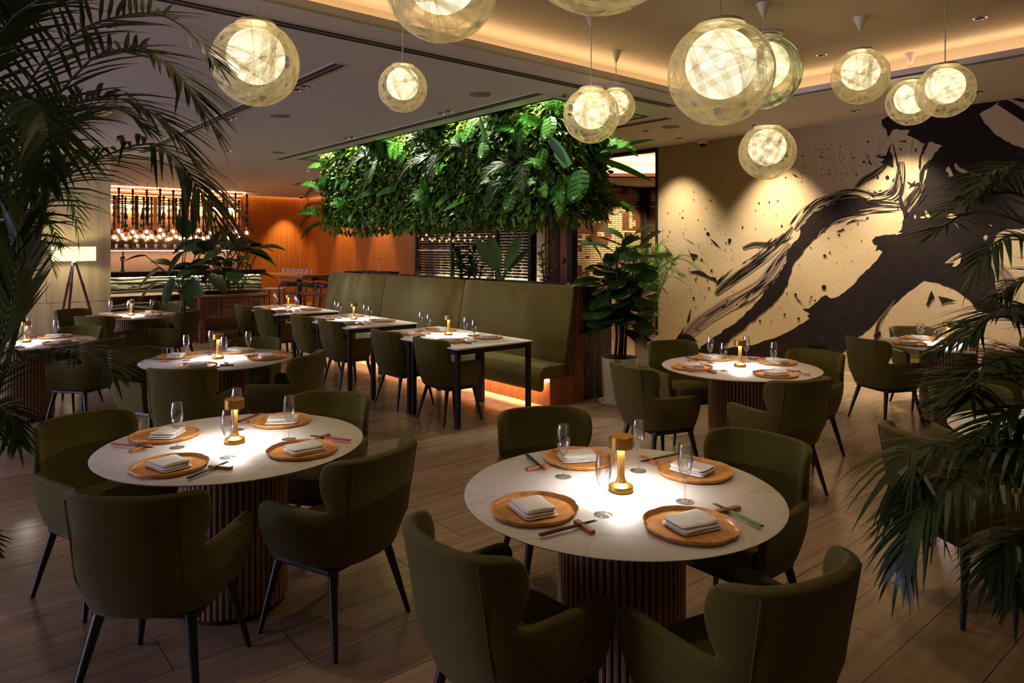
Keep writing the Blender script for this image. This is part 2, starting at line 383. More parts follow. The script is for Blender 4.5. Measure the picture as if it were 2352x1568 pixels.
# orange walls and bar wall
m=MB(); rbox(m,7.06,9.26,20.7,20.9,0,ZC); rbox(m,9.1,9.26,14.3,20.7,0,ZC); struct('wall_back',m,M['orange'],smooth=False)
m=MB(); rbox(m,7.06,8.98,20.54,20.57,ZC-.07,ZC+.01); rbox(m,8.95,8.98,14.4,20.57,ZC-.07,ZC+.01); struct('strip_lip',m,M['ceil'],smooth=False)  # ceiling-coloured lip added to hide the light strip above the orange walls
m=MB(); rbox(m,7.1,9.0,20.62,20.66,ZC-.025,ZC-.012); rbox(m,9.02,9.06,14.5,20.6,ZC-.025,ZC-.012); o=m.build('light_strip',emat('orange_cove_led',(1,.6,.26),9),rz=TH,smooth=False); T(o,'warm light strip along the top of the orange wooden walls','light strip')
m=MB(); rbox(m,0,7.06,20.75,20.95,0,ZC); struct('wall_bar',m,M['barwood'],smooth=False)
# travertine wall at the left, built of panels
m=MB(); g=.004
for z0,z1,js in [(0,.755,[-4,-1.2,1.98-1.6,1.98,2.5]),(.765,1.66,[-4,-1.7,.1,1.55,2.5]),(1.67,2.555,[-4,-1.3,.4,2.0,2.5]),(2.565,ZC,[-4,-1.5,.2,1.6,2.5])]:
    for j0,j1 in zip(js,js[1:]): rbox(m,j0+g,j1-g,13.96,14.5,z0+.002,z1-.002)
rbox(m,-4,2.49,13.975,14.49,0,ZC)
struct('wall_left',m,M['trav'],smooth=False)
# wine room beyond the gap: ceiling with a lit cove, brick-like wall
def brickmat():
    mm,nt,b=newmat('long_thin_bricks'); tc=N(nt,'ShaderNodeTexCoord')
    sx=N(nt,'ShaderNodeSeparateXYZ'); L(nt,tc.outputs['Object'],sx.inputs[0]); ad=N(nt,'ShaderNodeMath',operation='ADD'); L(nt,sx.outputs['X'],ad.inputs[0]); L(nt,sx.outputs['Y'],ad.inputs[1])
    cx=N(nt,'ShaderNodeCombineXYZ'); L(nt,ad.outputs[0],cx.inputs[0]); L(nt,sx.outputs['Z'],cx.inputs[1])
    br=N(nt,'ShaderNodeTexBrick'); br.inputs['Scale'].default_value=1; br.inputs['Brick Width'].default_value=.27; br.inputs['Row Height'].default_value=.055; br.inputs['Mortar Size'].default_value=.010
    br.inputs['Color1'].default_value=(0,0,0,1); br.inputs['Color2'].default_value=(1,1,1,1); br.inputs['Mortar'].default_value=(.5,.5,.5,1); br.inputs['Bias'].default_value=0
    L(nt,cx.outputs[0],br.inputs['Vector'])
    n=N(nt,'ShaderNodeTexNoise'); n.inputs['Scale'].default_value=1.9; n.inputs['Detail'].default_value=2; n.inputs['Distortion'].default_value=1; sn=N(nt,'ShaderNodeVectorMath',operation='SNAP'); sn.inputs[1].default_value=(.135,.055,1); L(nt,cx.outputs[0],sn.inputs[0]); L(nt,sn.outputs[0],n.inputs['Vector'])
    r=ramp(nt,[(.475,lin(92,44,30)),(.49,lin(206,186,140))]); L(nt,n.outputs['Fac'],r.inputs[0])
    mx=N(nt,'ShaderNodeMix',data_type='RGBA'); L(nt,br.outputs['Fac'],mx.inputs[0]); L(nt,r.outputs[0],mx.inputs[6]); mx.inputs[7].default_value=lin(96,70,46)
    L(nt,mx.outputs[2],b.inputs['Base Color']); b.inputs['Roughness'].default_value=.4
    bp=N(nt,'ShaderNodeBump'); bp.inputs['Strength'].default_value=.6; bp.inputs['Distance'].default_value=.02; bp.invert=True; L(nt,br.outputs['Fac'],bp.inputs['Height']); L(nt,bp.outputs[0],b.inputs['Normal'])
    return mm
M['brick']=brickmat()
m=MB(); rbox(m,9.5,14.68,12.0,12.2,0,ZC); rbox(m,14.68,14.85,7.6,12.2,0,ZC); struct('wall_cellar',m,M['brick'],smooth=False)
m=MB(); rbox(m,14.52,14.7,11.86,12.0,0,ZC); rbox(m,9.5,14.7,11.96,12.0,ZC-.05,ZC); rbox(m,14.64,14.68,7.6,12,ZC-.05,ZC); struct('trim_2',m,M['dark'],smooth=False)
# (world-aligned cove of the room beyond)
m=MB(); m.box(-1,8.5,15.9,21,ZC,ZC+.02); m.box(-1,8.5,15.9,15.95,ZC,ZC+.10)
struct('ceiling_cellar',m,M['ceil'],room=False,smooth=False)
m=MB(); m.box(.6,8.5,11.35,16.6,ZC+.42,ZC+.45); m.box(-.5,8.5,16.4,16.45,ZC+.02,ZC+.42); struct('ceiling_cellar_raised',m,noisemat('pinkish_wood_ceiling',[(.3,lin(176,120,90)),(.7,lin(206,152,120))],scale=(.4,6,1),nscale=3,rough=.5),room=False,smooth=False)
m=MB(); m.box(-.5,8.0,16.02,16.3,ZC+.04,ZC+.05); o=m.build('ceiling_light_trough',M['ledw']); T(o,'bright white cove light in the ceiling of the room beyond the mural','light strip')
# wall return between screen and gap (door zone)
m=MB(); rbox(m,9.0,9.14,9.03,9.16,0,ZC); rbox(m,8.97,9.12,10.12,10.2,0,ZC); rbox(m,8.97,9.12,14.26,14.34,0,ZC); struct('trim_3',m,M['blackmetal'],smooth=False)
d=thing('door_1',R(9.35,9.06,0),TH,'','door'); del d['label']; del d['category']; d['kind']='structure'
m=MB(); m.box(0,.07,-.18,-.06,0,2.6); m.build('door_jamb',M['mahog'],d,smooth=False)
m=MB(); m.box(.02,.05,-.06,.07,0,2.6); m.build('door_leaf',M['mahog'],d,smooth=False)
m=MB(); m.box(.0,.07,.38,.44,0,2.6); m.build('door_jamb',M['mahog'],d,smooth=False)
m=MB(); m.box(.3,.34,.05,.8,0,2.6); m.build('door_panel',M['walnut'],d,smooth=False)
m=MB(); m.box(-.03,.0,-.09,-.06,1.42,1.5); m.box(-.05,-.03,-.1,-.05,1.40,1.44); m.build('door_latch',M['blackmetal'],d,smooth=False)
# backing wall of the wine rack
m=MB(); rbox(m,9.55,9.6,10.2,14.34,0,ZC); struct('wall_rack_back',m,mat('rack_back_paint',lin(226,206,170),.8),smooth=False)
# far closing walls out of frame keep the dim room closed
m=MB(); rbox(m,-9.2,-9,-5,24,0,ZU); struct('wall_far_left',m,M['ceil'],smooth=False)
wn=thing('fill_window',R(11.5,-8.98,0),TH,'','x'); del wn['label']; del wn['category']; wn['kind']='structure'  # added unseen window, its glowing pane gives the left side cool fill
m=MB()
for y in (-5.5,-2.75,0,2.75,5.5): m.box(0,.08,y-.05,y+.05,.3,3.0)
for z in (.3,3.0): m.box(0,.08,-5.5,5.5,z-.05,z+.05)
m.build('fill_window_frame',M['blackmetal'],wn,smooth=False)
m=MB(); m.box(.01,.02,-5.5,5.5,.3,3.0); m.build('fill_glow_pane',emat('cool_fill_glow',(.62,.62,1),9),wn,smooth=False)

# ------------------------------------------------------------------ ceiling fittings
def slot(a0,a1,b0,b1,label,z=ZC):
    along_a=(a1-a0)>(b1-b0)
    o=thing('linear_diffuser',R((a0+a1)/2,(b0+b1)/2,z),TH,label,'air vent','linear ceiling diffusers')
    la,lb=(a1-a0)/2,(b1-b0)/2
    m=MB(); m.box(-lb,lb,-la,la,-.004,.001); m.build('frame',M['ceil'],o,smooth=False)
    for k in (-1,1):
        m=MB()
        if along_a: c=k*lb*.42; m.box(c-lb*.25,c+lb*.25,-la+.02,la-.02,-.008,-.003)
        else: c=k*la*.42; m.box(-lb+.02,lb-.02,c-la*.25,c+la*.25,-.008,-.003)
        m.build('slot',M['slot'],o,smooth=False)
slot(4.82,4.97,-4,6.5,'long twin-slot air diffuser running along the cove edge')
slot(5.63,13.0,2.70,2.84,'twin-slot air diffuser behind the left globe pendant')
slot(5.36,12.4,4.82,4.95,'twin-slot air diffuser along the front of the leafy wall')
slot(5.34,8.6,6.96,7.10,'twin-slot air diffuser right of the leafy wall')
slot(19.95,20.2,2.6,7.3,'long grey air diffuser in front of the bar')
slot(15.6,16.8,7.0,7.12,'short air diffuser before the orange wall')
slot(17.6,18.6,8.2,8.32,'small air diffuser close to the orange corner')
def onceil(px,py,z=ZC):
    Y=F*(z-HC)/(YH-py); return G(px,Y,z)
m=MB(); m.lathe([(.115,0),(.115,-.006),(.105,-.008),(.0,-.008)],28); spk=m.build('ceiling_speaker',M['spk']); T(spk,'','speaker','round ceiling speakers')
sp=Proto(spk)
for (px,py),lb in zip([(1102,216),(641,266),(638,350),(1541,291),(680,423),(745,433)],
    ['round ceiling speaker behind the small globe pendant','round ceiling speaker under the largest left globe pendant','round ceiling speaker far back left of the leafy wall','round ceiling speaker near the mural corner','faint round speaker in the ceiling before the orange wall','faint round speaker nearest the orange corner']):
    sp.put(onceil(px,py),0,lb)
dl=thing('recessed_downlight',(0,0,0),0,'','downlight','recessed ceiling downlights')
m=MB(); m.lathe([(.052,0),(.052,-.004),(.04,-.005),(.036,.02)],20); m.build('trim_ring',M['chrome'],dl)
m=MB(); m.lathe([(.036,-.001),(.0,-.001)],20); m.build('reflector',M['dark'],dl)
dp=Proto(dl)
DL=[(247,60,ZC,'left one of the downlight pair by the top palm frond'),(262,47,ZC,'right one of the downlight pair by the top palm frond'),(683,206,ZC,'left one of the downlight pair beside the upper slot diffuser'),(699,198,ZC,'right one of the downlight pair beside the upper slot diffuser'),
 (526,274,ZC,'left one of the downlight pair below the large left globe'),(538,270,ZC,'right one of the downlight pair below the large left globe'),(1014,260,ZC,'left one of the downlight pair above the leafy wall'),(1032,255,ZC,'right one of the downlight pair above the leafy wall'),
 (797,317,ZC,'left one of the downlight pair at the left of the leafy wall'),(810,314,ZC,'right one of the downlight pair at the left of the leafy wall'),(525,347,ZC,'single downlight right of the palm frond tips'),(1887,126,ZU,'dark downlight in the raised ceiling between globe pendants'),(2251,41,ZU,'dark downlight in the raised ceiling at top right'),
 (1560,317,ZC,'small downlight in front of the mural left end'),(1736,287,ZC,'small downlight hidden above the low globe over the mural'),(1965,254,ZC,'small lit downlight between the right globe pendants'),(2248,211,ZC,'small lit downlight right of the rightmost globe'),(1483,300,ZC,'small downlight beside the leafy wall corner')]
for px,py,z,lb in DL: dp.put(onceil(px,py,z),0,lb)
m=MB(); m.lathe([(.11,-.004),(.11,-.02),(.0,-.024)],28,cap0=True); o=m.build('ceiling_disc',M['white'],loc=onceil(1768,76,ZU)+Vector((0,0,0))); T(o,'flat white ceiling disc behind the pale green globe','access cover')
def cam(px,py,z,lb):
    o=thing('security_camera',onceil(px,py,z),0,lb,'camera','ceiling security cameras')
    m=MB(); m.lathe([(.075,0),(.075,-.05),(.06,-.06)],24,cap1=True); m.build('housing',M['white'],o)
    m=MB(); m.lathe([(.05,-.055),(.05,-.075),(.035,-.10),(.0,-.11)],20); m.build('dome',mat('smoked_dome',(.01,.01,.01,1),.1),o)
cam(1614,321,ZC,'white dome security camera above the mural'); cam(692,448,ZC,'dome security camera at the orange wall corner')
m=MB(); m.lathe([(.06,0),(.055,-.035),(.03,-.05),(.0,-.052)],20); o=m.build('smoke_detector',M['white'],loc=onceil(711,391)); T(o,'white smoke detector left of the leafy wall','smoke detector')
# hanging glass rod chandelier seen through the palm
for px,py,Y,lb,n in [(230,92,8.3,'glass rod chandelier behind the top palm fronds',7),(140,200,8.9,'glass rod chandelier behind the lower left palm fronds',6)]:
    p=P(px,py,Y); o=thing('glass_rod_chandelier',(p.x,p.y,ZC),TH,lb,'chandelier','glass rod chandeliers')
    m=MB(); m.box(-.05,.05,-.45,.45,-.05,0); m.build('ceiling_plate',M['chrome'],o,smooth=False)
    for k in range(n):
        y=-.4+.8*k/(n-1); zz=p.z-ZC+random.uniform(-.05,.08)
        m=MB(); m.tube([(0,y,-.05),(0,y,zz+.12)],.003,5); m.tube([(0,y,zz+.12),(0,y,zz-.12)],.03,10); m.build('glass_rod',emat('frosted_glass_rod',(1,.9,.75),.25) if k==0 else bpy.data.materials['frosted_glass_rod'],o)

# ------------------------------------------------------------------ ink mural on the right wall
def W(px,py,off=.004):           # photo pixel -> point of the mural in wall coords (x=b,y=a,z)
    t=(px-CX)/F; Y=8.96/(.6428+.7660*t); a=Y*(.7660-.6428*t)
    return Vector((8.96-off,max(-4.9,a),min(ZC-.004,HC-(py-YH)/F*Y)))
mural=thing('ink_mural',(0,0,0),TH,'huge black ink brush painting with spatters covering the tan right wall','mural')
def c6(x,y): return (1300+x/2.236,380+y/2.236)
def c3(x,y): return (1500+x/2.7606,y/2.7606)
def c7(x,y): return (2020+x/3.919,300+y/3.919)
def jag(pts,amp,n=3,seed=1):
    rn=random.Random(seed); out=[]
    for i,(x,y) in enumerate(pts):
        x2,y2=pts[(i+1)%len(pts)]; d=math.hypot(x2-x,y2-y)
        out.append((x,y)); k=min(n,int(d/10))
        for j in range(1,k+1):
            u=j/(k+1); o=rn.uniform(-1,1)*amp*(.5 if d<25 else 1); out.append((x+(x2-x)*u-(y2-y)/d*o,y+(y2-y)*u+(x2-x)/d*o))
    return out
from mathutils.geometry import tessellate_polygon
def poly(name,pts,mt,off=.004,amp=0,n=3,seed=1):
    if amp: pts=jag(pts,amp,n,seed)
    vs=[W(x,y,off) for x,y in pts]
    tr=tessellate_polygon([[Vector((x,y,0)) for x,y in pts]])
    m=MB(); m.add(vs,[tuple(t) for t in tr]); return m.build(name,mt,mural,smooth=False)
def smooth_path(pts,k=8):
    out=[]
    for i in range(len(pts)-1):
        p0=Vector(pts[max(i-1,0)]);p1=Vector(pts[i]);p2=Vector(pts[i+1]);p3=Vector(pts[min(i+2,len(pts)-1)])
        for j in range(k):
            t=j/k; out.append(.5*((2*p1)+(p2-p0)*t+(2*p0-5*p1+4*p2-p3)*t*t+(3*p1-p0-3*p2+p3)*t**3))
    out.append(Vector(pts[-1])); return out
def ribbon(name,pts,ws,mt,off=.006):
    sp_=smooth_path([Vector((x,y)) for x,y in pts]); k=len(sp_); rows=[];uv=[];Ln=0
    for i,p in enumerate(sp_):
        t=(sp_[min(i+1,k-1)]-sp_[max(i-1,0)]).normalized(); nn=Vector((-t.y,t.x))
        f=i/(k-1)*(len(ws)-1); j=min(int(f),len(ws)-2); w=ws[j]+(ws[j+1]-ws[j])*(f-j)
        if i: Ln+=(p-sp_[i-1]).length/180
        row=[]
        for q in range(5):
            v=q/4; s=p+nn*w*(v-.5); row.append(W(s.x,s.y,off)); uv.append((Ln,v+.001))
        rows.append(row)
    m=MB(); m.grid(rows,uvs=uv); return m.build(name,mt,mural,smooth=False)
q6=lambda L_:[c6(*p) for p in L_]
main=q6([(560,1010),(600,960),(690,940),(800,937),(960,922),(1102,872),(1180,832),(1252,785),(1240,770),(1256,760),(1215,735),(1250,733),(1262,722),(1300,690),(1312,675),(1335,664),(1360,682),(1400,672),(1460,625),(1530,552),(1600,482),(1628,440),(1608,430),(1590,440),(1600,410),(1582,405),(1572,385),(1590,365),(1640,355),(1690,352),(1722,330),(1735,270),(1728,235),(1706,200),(1712,140),(1722,190),(1740,200),(1790,150),(1835,95),(1850,50)])+\
 [(2134,376),(2146,352),(2165,335),(2140,325),(2122,330),(2100,318),(2083,310),(2090,300),(2060,296),(2040,302),(2030,280),(2042,262),(2100,250),(2200,240),(2262,233),(2300,231),(2250,262),(2262,284),(2290,312),(2325,332),(2358,342),(2480,352),(2590,330),(2660,390),(2600,470),(2500,520),(2420,535),(2349,524),(2308,527),(2288,538),(2284,552),(2278,562),(2270,573),(2281,610),(2286,644),(2289,677),(2300,700),(2440,690),(2560,680),(2610,730),(2540,785),(2420,775),(2340,742),(2290,722),(2243,712)]+\
 q6([(2085,705),(2040,668),(1980,630),(1900,600),(1840,590),(1740,664),(1650,745),(1590,805),(1556,842),(1490,890),(1440,945),(1385,985),(1300,1040),(1000,1060),(760,1050)])
poly('ink_wash',main,M['ink'],.003,1.6,4,3)
# the long second stroke: solid belly and dry upper edges
poly('brush_stroke',q6([(700,960),(690,930),(760,880),(850,822),(950,737),(1010,668),(1080,580),(1130,500),(1140,430),(1190,380),(1212,310),(1262,250),(1330,208),(1440,170),(1520,168),(1590,190),(1540,204),(1500,240),(1400,268),(1330,320),(1270,380),(1222,432),(1178,490),(1160,525),(1140,612),(1085,690),(1030,742),(930,822),(840,900),(770,975)]),M['ink'],.0075,2.2,4,5)
ribbon('dry_brush_stroke',q6([(590,900),(680,810),(790,735),(930,660),(1010,600),(1090,490),(1150,400)]),[26,34,36,34,30,26,14],M['dry2'])
ribbon('dry_brush_stroke',q6([(770,660),(830,605),(930,530),(1030,460),(1110,385),(1165,315)]),[10,22,26,24,18,6],M['dry3'])
ribbon('dry_brush_stroke',q6([(1175,330),(1260,235),(1360,180),(1480,160),(1590,180),(1690,150),(1715,60),(1720,-20)]),[8,36,46,46,48,44,36,24],M['dry'])
ribbon('dry_brush_stroke',q6([(1290,330),(1370,262),(1480,225),(1600,205),(1720,210)]),[22,30,34,30,14],M['dry3'],.007)
ribbon('dry_brush_stroke',[c3(1265,1215),c3(1340,1140),c3(1420,1090),c3(1500,1020)],[6,18,20,10],M['dry3'])
ribbon('dry_brush_stroke',[c7(1000,1050),c7(1060,1200),c7(1150,1330),c7(1170,1450),c7(1110,1560)],[16,26,44,46,30],M['dry2'],.007)
ribbon('dry_brush_stroke',[c7(230,720),(2090,462),c7(330,560),c7(390,470)],[18,30,24,8],M['dry3'],.007)
ribbon('dry_brush_stroke',[c6(910,425),c6(970,405),c6(1060,400),c6(1120,350)],[8,14,14,4],M['dry3'])
ribbon('dry_brush_stroke',[c3(2200,640),c3(2300,700),c3(2420,780)],[20,24,24],M['ink'],.007)
ribbon('dry_brush_stroke',[c3(2230,610),c3(2352,640),c3(2420,650)],[3,8,8],M['ink'],.007)
ribbon('dry_brush_stroke',[c6(1590,1000),c6(1600,830),c6(1640,760),c6(1690,690)],[20,10,6,2],M['dry3'],.007)
for pl,sd in [([(610,330),(625,318),(650,360),(668,405),(640,420),(620,415),(630,390),(596,360)],1),([(690,290),(720,330),(790,360),(800,385),(740,380),(690,350),(672,310)],2),([(410,712),(440,740),(465,780),(440,790),(420,770)],3),([(320,755),(332,770),(325,795),(312,780)],4),([(370,775),(410,768),(412,792),(375,790)],5),
   ([(590,780),(640,745),(700,760),(735,785),(690,780),(650,790)],6),([(590,1190),(660,1130),(715,1100),(742,1105),(730,1180),(710,1225),(655,1222),(680,1190),(620,1195)],7),([(935,965),(955,935),(980,950),(955,1005)],8),([(795,372),(915,400),(910,410),(850,395)],9),([(985,840),(1020,855),(1010,865)],10),([(650,800),(700,850),(718,885),(700,860)],11),([(130,912),(215,920),(150,940)],12)]:
    poly('paper_gap',[c7(*p) for p in pl],M['paperpatch'],.008,.8,2,sd)
for pl in [[(2080,352),(2088,325),(2097,320),(2090,360)],]: poly('paper_gap',pl,M['paperpatch'],.008)
blk=[[c3(1518,890),c3(1500,960),c3(1520,985),c3(1525,1060),c3(1480,1045),c3(1440,1030),c3(1470,1010),c3(1410,990),c3(1480,985),c3(1500,930)],
 [c3(1520,905),c3(1545,990),c3(1580,1130),c3(1590,1180),c3(1575,1240),c3(1590,1290),c3(1620,1350),c3(1600,1380),c3(1560,1290),c3(1565,1210),c3(1572,1150),c3(1540,1010)],
 [c3(1590,1135),c3(1650,1170),c3(1700,1150),c3(1690,1180),c3(1640,1180)],[c3(1690,1100),c3(1715,1050),c3(1760,1010),c3(1770,1040),c3(1720,1080),c3(1705,1160),c3(1690,1150)],
 [c3(1690,1000),c3(1720,920),c3(1755,880),c3(1735,930),c3(1700,990),c3(1695,1090),c3(1685,1060)],[c3(1355,960),c3(1375,1020),c3(1392,1055),c3(1370,1030)],
 [c3(1450,760),c3(1500,735),c3(1560,760),c3(1570,790),c3(1530,800),c3(1510,840),c3(1490,870),c3(1480,820),c3(1455,800)],
 q6([(600,365),(660,400),(700,405),(650,400)]),q6([(625,420),(640,450),(680,460),(655,490),(645,470)]),q6([(738,370),(770,395),(800,430),(760,400)]),q6([(625,545),(690,538),(770,590),(690,560)]),q6([(740,572),(770,575),(780,600),(760,590)]),
 q6([(622,810),(630,770),(645,730),(635,800)]),q6([(1878,640),(1895,680),(1880,690),(1862,720),(1850,715),(1870,660)]),q6([(1910,670),(1960,680),(2020,695),(1960,700),(1930,712),(1925,690)]),q6([(1165,660),(1200,690),(1240,735),(1190,690)]),[c3(880,1100),c3(905,1110),c3(925,1125),c3(900,1118)],
 q6([(555,905),(590,860),(610,820),(596,880)]),q6([(575,890),(610,860),(640,870),(680,905),(620,900)]),q6([(1590,860),(1608,868),(1600,880),(1580,876)]),[c3(1660,935),c3(1675,955),c3(1665,965)],[c3(1560,895),c3(1610,890),c3(1600,903)],[c3(1565,935),c3(1580,945),c3(1570,955)]]
for i,pl in enumerate(blk): poly('ink_splash',pl,M['ink'],.009,1.0,3,i+20)
rf_=random.Random(31)
for pts,wid,cnt in ((q6([(1190,340),(1275,240),(1380,178),(1500,165),(1600,185),(1700,130),(1722,0)]),50,26),(q6([(1230,420),(1330,320),(1440,255),(1560,225),(1700,230)]),40,20),(q6([(700,830),(830,740),(960,640),(1050,560),(1140,430)]),34,16),(q6([(780,650),(900,550),(1010,470),(1150,330)]),26,14),([c7(200,760),c7(260,640),c7(380,480)],40,12)):
    sp2=smooth_path([Vector(p) for p in pts],10)
    for k in range(cnt):
        i0=rf_.randrange(0,len(sp2)-5); i1=min(len(sp2)-1,i0+rf_.randrange(3,14)); o1=rf_.uniform(-.62,.62)*wid; o2=o1+rf_.uniform(-8,8); pp_=[]
        for i in range(i0,i1+1,2):
            t=(sp2[min(i+1,len(sp2)-1)]-sp2[max(i-1,0)]).normalized(); u=(i-i0)/(i1-i0); pp_.append(sp2[i]+Vector((-t.y,t.x))*(o1+(o2-o1)*u))
        if len(pp_)>1: ribbon('bristle_mark',pp_,[.3,rf_.uniform(1.5,5),rf_.uniform(1,3),.3],M['ink'],.0085)
rn=random.Random(5); m=MB()
def dot(m,px,py,r,el=1,an=0):
    c=[W(px+r*(math.cos(t)*math.cos(an)-el*math.sin(t)*math.sin(an)),py+r*(math.cos(t)*math.sin(an)+el*math.sin(t)*math.cos(an)),.009) for t in [2*PI*k/12 for k in range(12)]]
    m.add(c,[tuple(range(12))])
for x,y,r in [(730,350,9),(842,383,9),(841,397,6),(698,483,6),(657,680,6),(668,727,3.5),(1326,624,12),(1181,662,7),(1136,657,4),(1262,674,5),(1254,699,4),(1281,693,5),(1124,765,6),(1196,786,7),(1330,463,8),(1356,447,5),(1403,356,6),(1258,422,4),(1109,309,5),(1045,187,4),(1089,181,3.5),(993,192,4),(1602,62,7),(1652,61,10),(1342,225,6),(1064,685,6),(880,713,4),(998,797,6),(600,267,4),(1349,372,4),(1325,335,6),(667,587,5),(728,590,4),(749,540,6),(673,573,4),(1217,42,3),(1502,299,4),(1608,868,11),(1520,384,3),(656,175,2.5),(720,220,2.5),(680,280,3),(1014,253,2),(1080,255,2.5),(975,322,2.5),(1023,742,3),(1470,490,3),(1610,860,9)]:
    x,y=c6(x,y); dot(m,x,y,r/2.236)
for k in range(420):
    u=rn.random()
    if u<.55: px=rn.gauss(1960,75); py=rn.gauss(350,45)
    elif u<.8: px=rn.gauss(1640,90); py=rn.gauss(620,90)
    else: px=rn.uniform(1520,2300); py=rn.uniform(360,770)
    if py<300+ (2352-px)*.06 or px<1515: continue
    dot(m,px,py,abs(rn.gauss(0,.9))+.3,rn.uniform(.5,1),rn.uniform(0,3))
for k in range(26):
    px=rn.gauss(1945,50); py=rn.uniform(310,400); x=px
    for j in range(6): dot(m,x+rn.uniform(-1,1),py+j*rn.uniform(4,8),rn.uniform(.5,1.5),.5,1.57)
m.build('ink_spatter',M['ink'],mural,smooth=False)['kind']='stuff'
# ================================================================== CHAIRS
def plan(s, w=.29):
    a=abs(s); sg=1 if s>=0 else -1
    if a<=.6:
        th=a/.6*PI/2; return Vector((sg*w*math.sin(th)**.72,-.03-.27*math.cos(th)**.72,0))
    return Vector((sg*w,-.03+(a-.6)/.4*.215,0))
def shell_pt(s,z):
    p=plan(s)
    k=.80+.20*min(1,max(0,(z-.33)/.17))**.7
    p=Vector((p.x*k*.95,(p.y-.0)*k,0))
    rear=max(0,1-abs(s)/.62)
    lean=max(0,z-.42)*.17
    p.y-=lean*min(1,rear*1.8); p.x*=1+max(0,z-.62)*.12
    p.z=z; return p
cols=[-1,-.96,-.86,-.74,-.62,-.53,-.47,-.42,-.3,-.15,0,.15,.3,.42,.47,.53,.62,.74,.86,.96,1]
mb=MB()
def armtop(s):
    a=abs(s); h=.60
    if a>.99: h=.56
    return h
zr=[.345,.375,.43,.50]
rows=[[shell_pt(s,z) for s in cols] for z in zr]
rows.append([shell_pt(s,armtop(s)-.018) for s in cols]); rows.append([shell_pt(s,armtop(s)) for s in cols])
mb.grid(rows); n=len(cols); top=5*n; i0,i1=7,13
up=[]; ins=[(.622,.012),(.66,.05),(.71,.07),(.765,.062),(.80,.035),(.818,-.02)]
prev=[top+i for i in range(i0,i1+1)]
for z,ex in ins:
    r=[]
    for i in range(i0,i1+1):
        s=cols[i]; w=max(0,(abs(s)-.22)/.20); s2=s+(1 if s>0 else -1)*ex*w**1.5
        p=shell_pt(s2,z-(.012*w if z>.805 else 0)); mb.v.append(tuple(p)); mb.uv.append((0,0)); r.append(len(mb.v)-1)
    for k in range(len(r)-1): mb.f.append((prev[k],prev[k+1],r[k+1],r[k]))
    prev=r
chair=thing('dining_armchair',(0,0,0),0,'','armchair','green dining armchairs')
sh=mb.build('upholstered_shell',M['velvet'],chair,solid=.042,sub=2)
m=MB(); rr_=[]
for z,k in [(.345,.80),(.35,.90),(.38,.96),(.43,.97),(.462,.93),(.474,.80),(.480,.5),(.482,.05)]:
    row=[]
    for j in range(32):
        an=2*PI*j/32; c,s=math.cos(an),math.sin(an)
        row.append(Vector((.232*k*(abs(c)**.55)*(1 if c>0 else -1),-.005+.215*k*(abs(s)**.55)*(1 if s>0 else -1),z)))
    rr_.append(row)
m.grid(rr_,closed=True); m.build('seat_cushion',M['velvet'],chair)
m=MB(); m.box(-.2,.2,-.17,.175,.315,.345); m.build('seat_frame',M['blackleg'],chair,smooth=False,bevel=.008)
for sx in (-1,1):
    for sy in (-1,1):
        x0,y0=.17*sx,.0+.155*sy; x1,y1=.235*sx,.0+.225*sy-.01
        m=MB(); m.tube([(x0,y0,.335),(x0+(x1-x0)*.5,y0+(y1-y0)*.5,.17),(x1,y1,0)],[.021,.016,.0105],10); m.build('leg',M['blackleg'],chair)
for sx in (-1,1):
    m=MB(); m.tube([shell_pt(.27*sx,z)*.985+Vector((0,.004,z*.015)) for z in (.37,.42,.5,.58,.66,.74,.80)],.0028,6); m.build('back_seam',M['velvet'],chair)
CP=Proto(chair)
TN={'A':'right foreground round table','B':'left foreground round table','C':'second-row right table','D':'second-row left table','E':'far left table by floor lamp','F':'far right table at mural','G':'table behind left palm','H':'right-edge table behind palm'}
TC={'A':(.418,2.681),'B':(-1.327,3.342),'C':(1.79,5.486),'D':(-2.472,5.878),'E':(-5.267,9.664),'F':(4.23,6.78),'G':(-4.80,6.90),'H':(2.86,3.46)}
OCT=['right','far right','far','far left','left','near left','near','near right']
def pos(deg): return OCT[int(((deg%360)+22.5)//45)%8]
CH={'A':[(-.155,2.14,219.5),(.755,1.925,300),(1.12,3.18,40),(.165,3.69,104)],
'B':[(-1.36,2.525,268),(-2.18,3.56,150),(-.61,3.04,-30),(-1.06,4.1,74)],
'C':[(.914,5.23,204),(1.47,6.44,108),(2.53,5.82,36),(1.92,4.68,-68)],
'D':[(-2.41,5.09,-88),(-3.22,5.98,158),(-1.70,5.78,-8),(-2.45,6.68,90)],
'E':[(-6.2,9.85,160),(-5.35,8.94,-92),(-4.50,9.67,-8),(-5.23,10.6,86)],
'F':[(3.43,6.75,195),(4.38,7.64,88),(4.25,5.9,-85),(5.08,6.7,-5)],
'G':[(-4.73,7.68,85),(-3.92,6.72,-10),(-4.95,6.0,-98)],
'H':[(1.955,3.31,191),(2.85,4.36,92)]}
def short(t): return TN[t]
for t,l in CH.items():
    for x,y,dg in l:
        r=math.radians(dg); c=Vector((x,y,0))-Vector((math.cos(r),math.sin(r),0))*.22
        CP.put(c,r+PI/2,'green upholstered armchair on the %s side of the %s'%(pos(dg),short(t)))
RT={'nearest':(5.27,6.95),'middle':(7.43,9.11),'farthest':(9.58,11.26)}
BT0,BT1=3.76,4.70
for nm,(a0,a1) in RT.items():
    am=(a0+a1)/2
    for da,side in ((-.43,'right'),(.42,'left')):
        CP.put(R(am+da,3.72+.25),TH-PI/2,'%s green armchair at the %s rectangular tables before the banquette'%(side,nm))

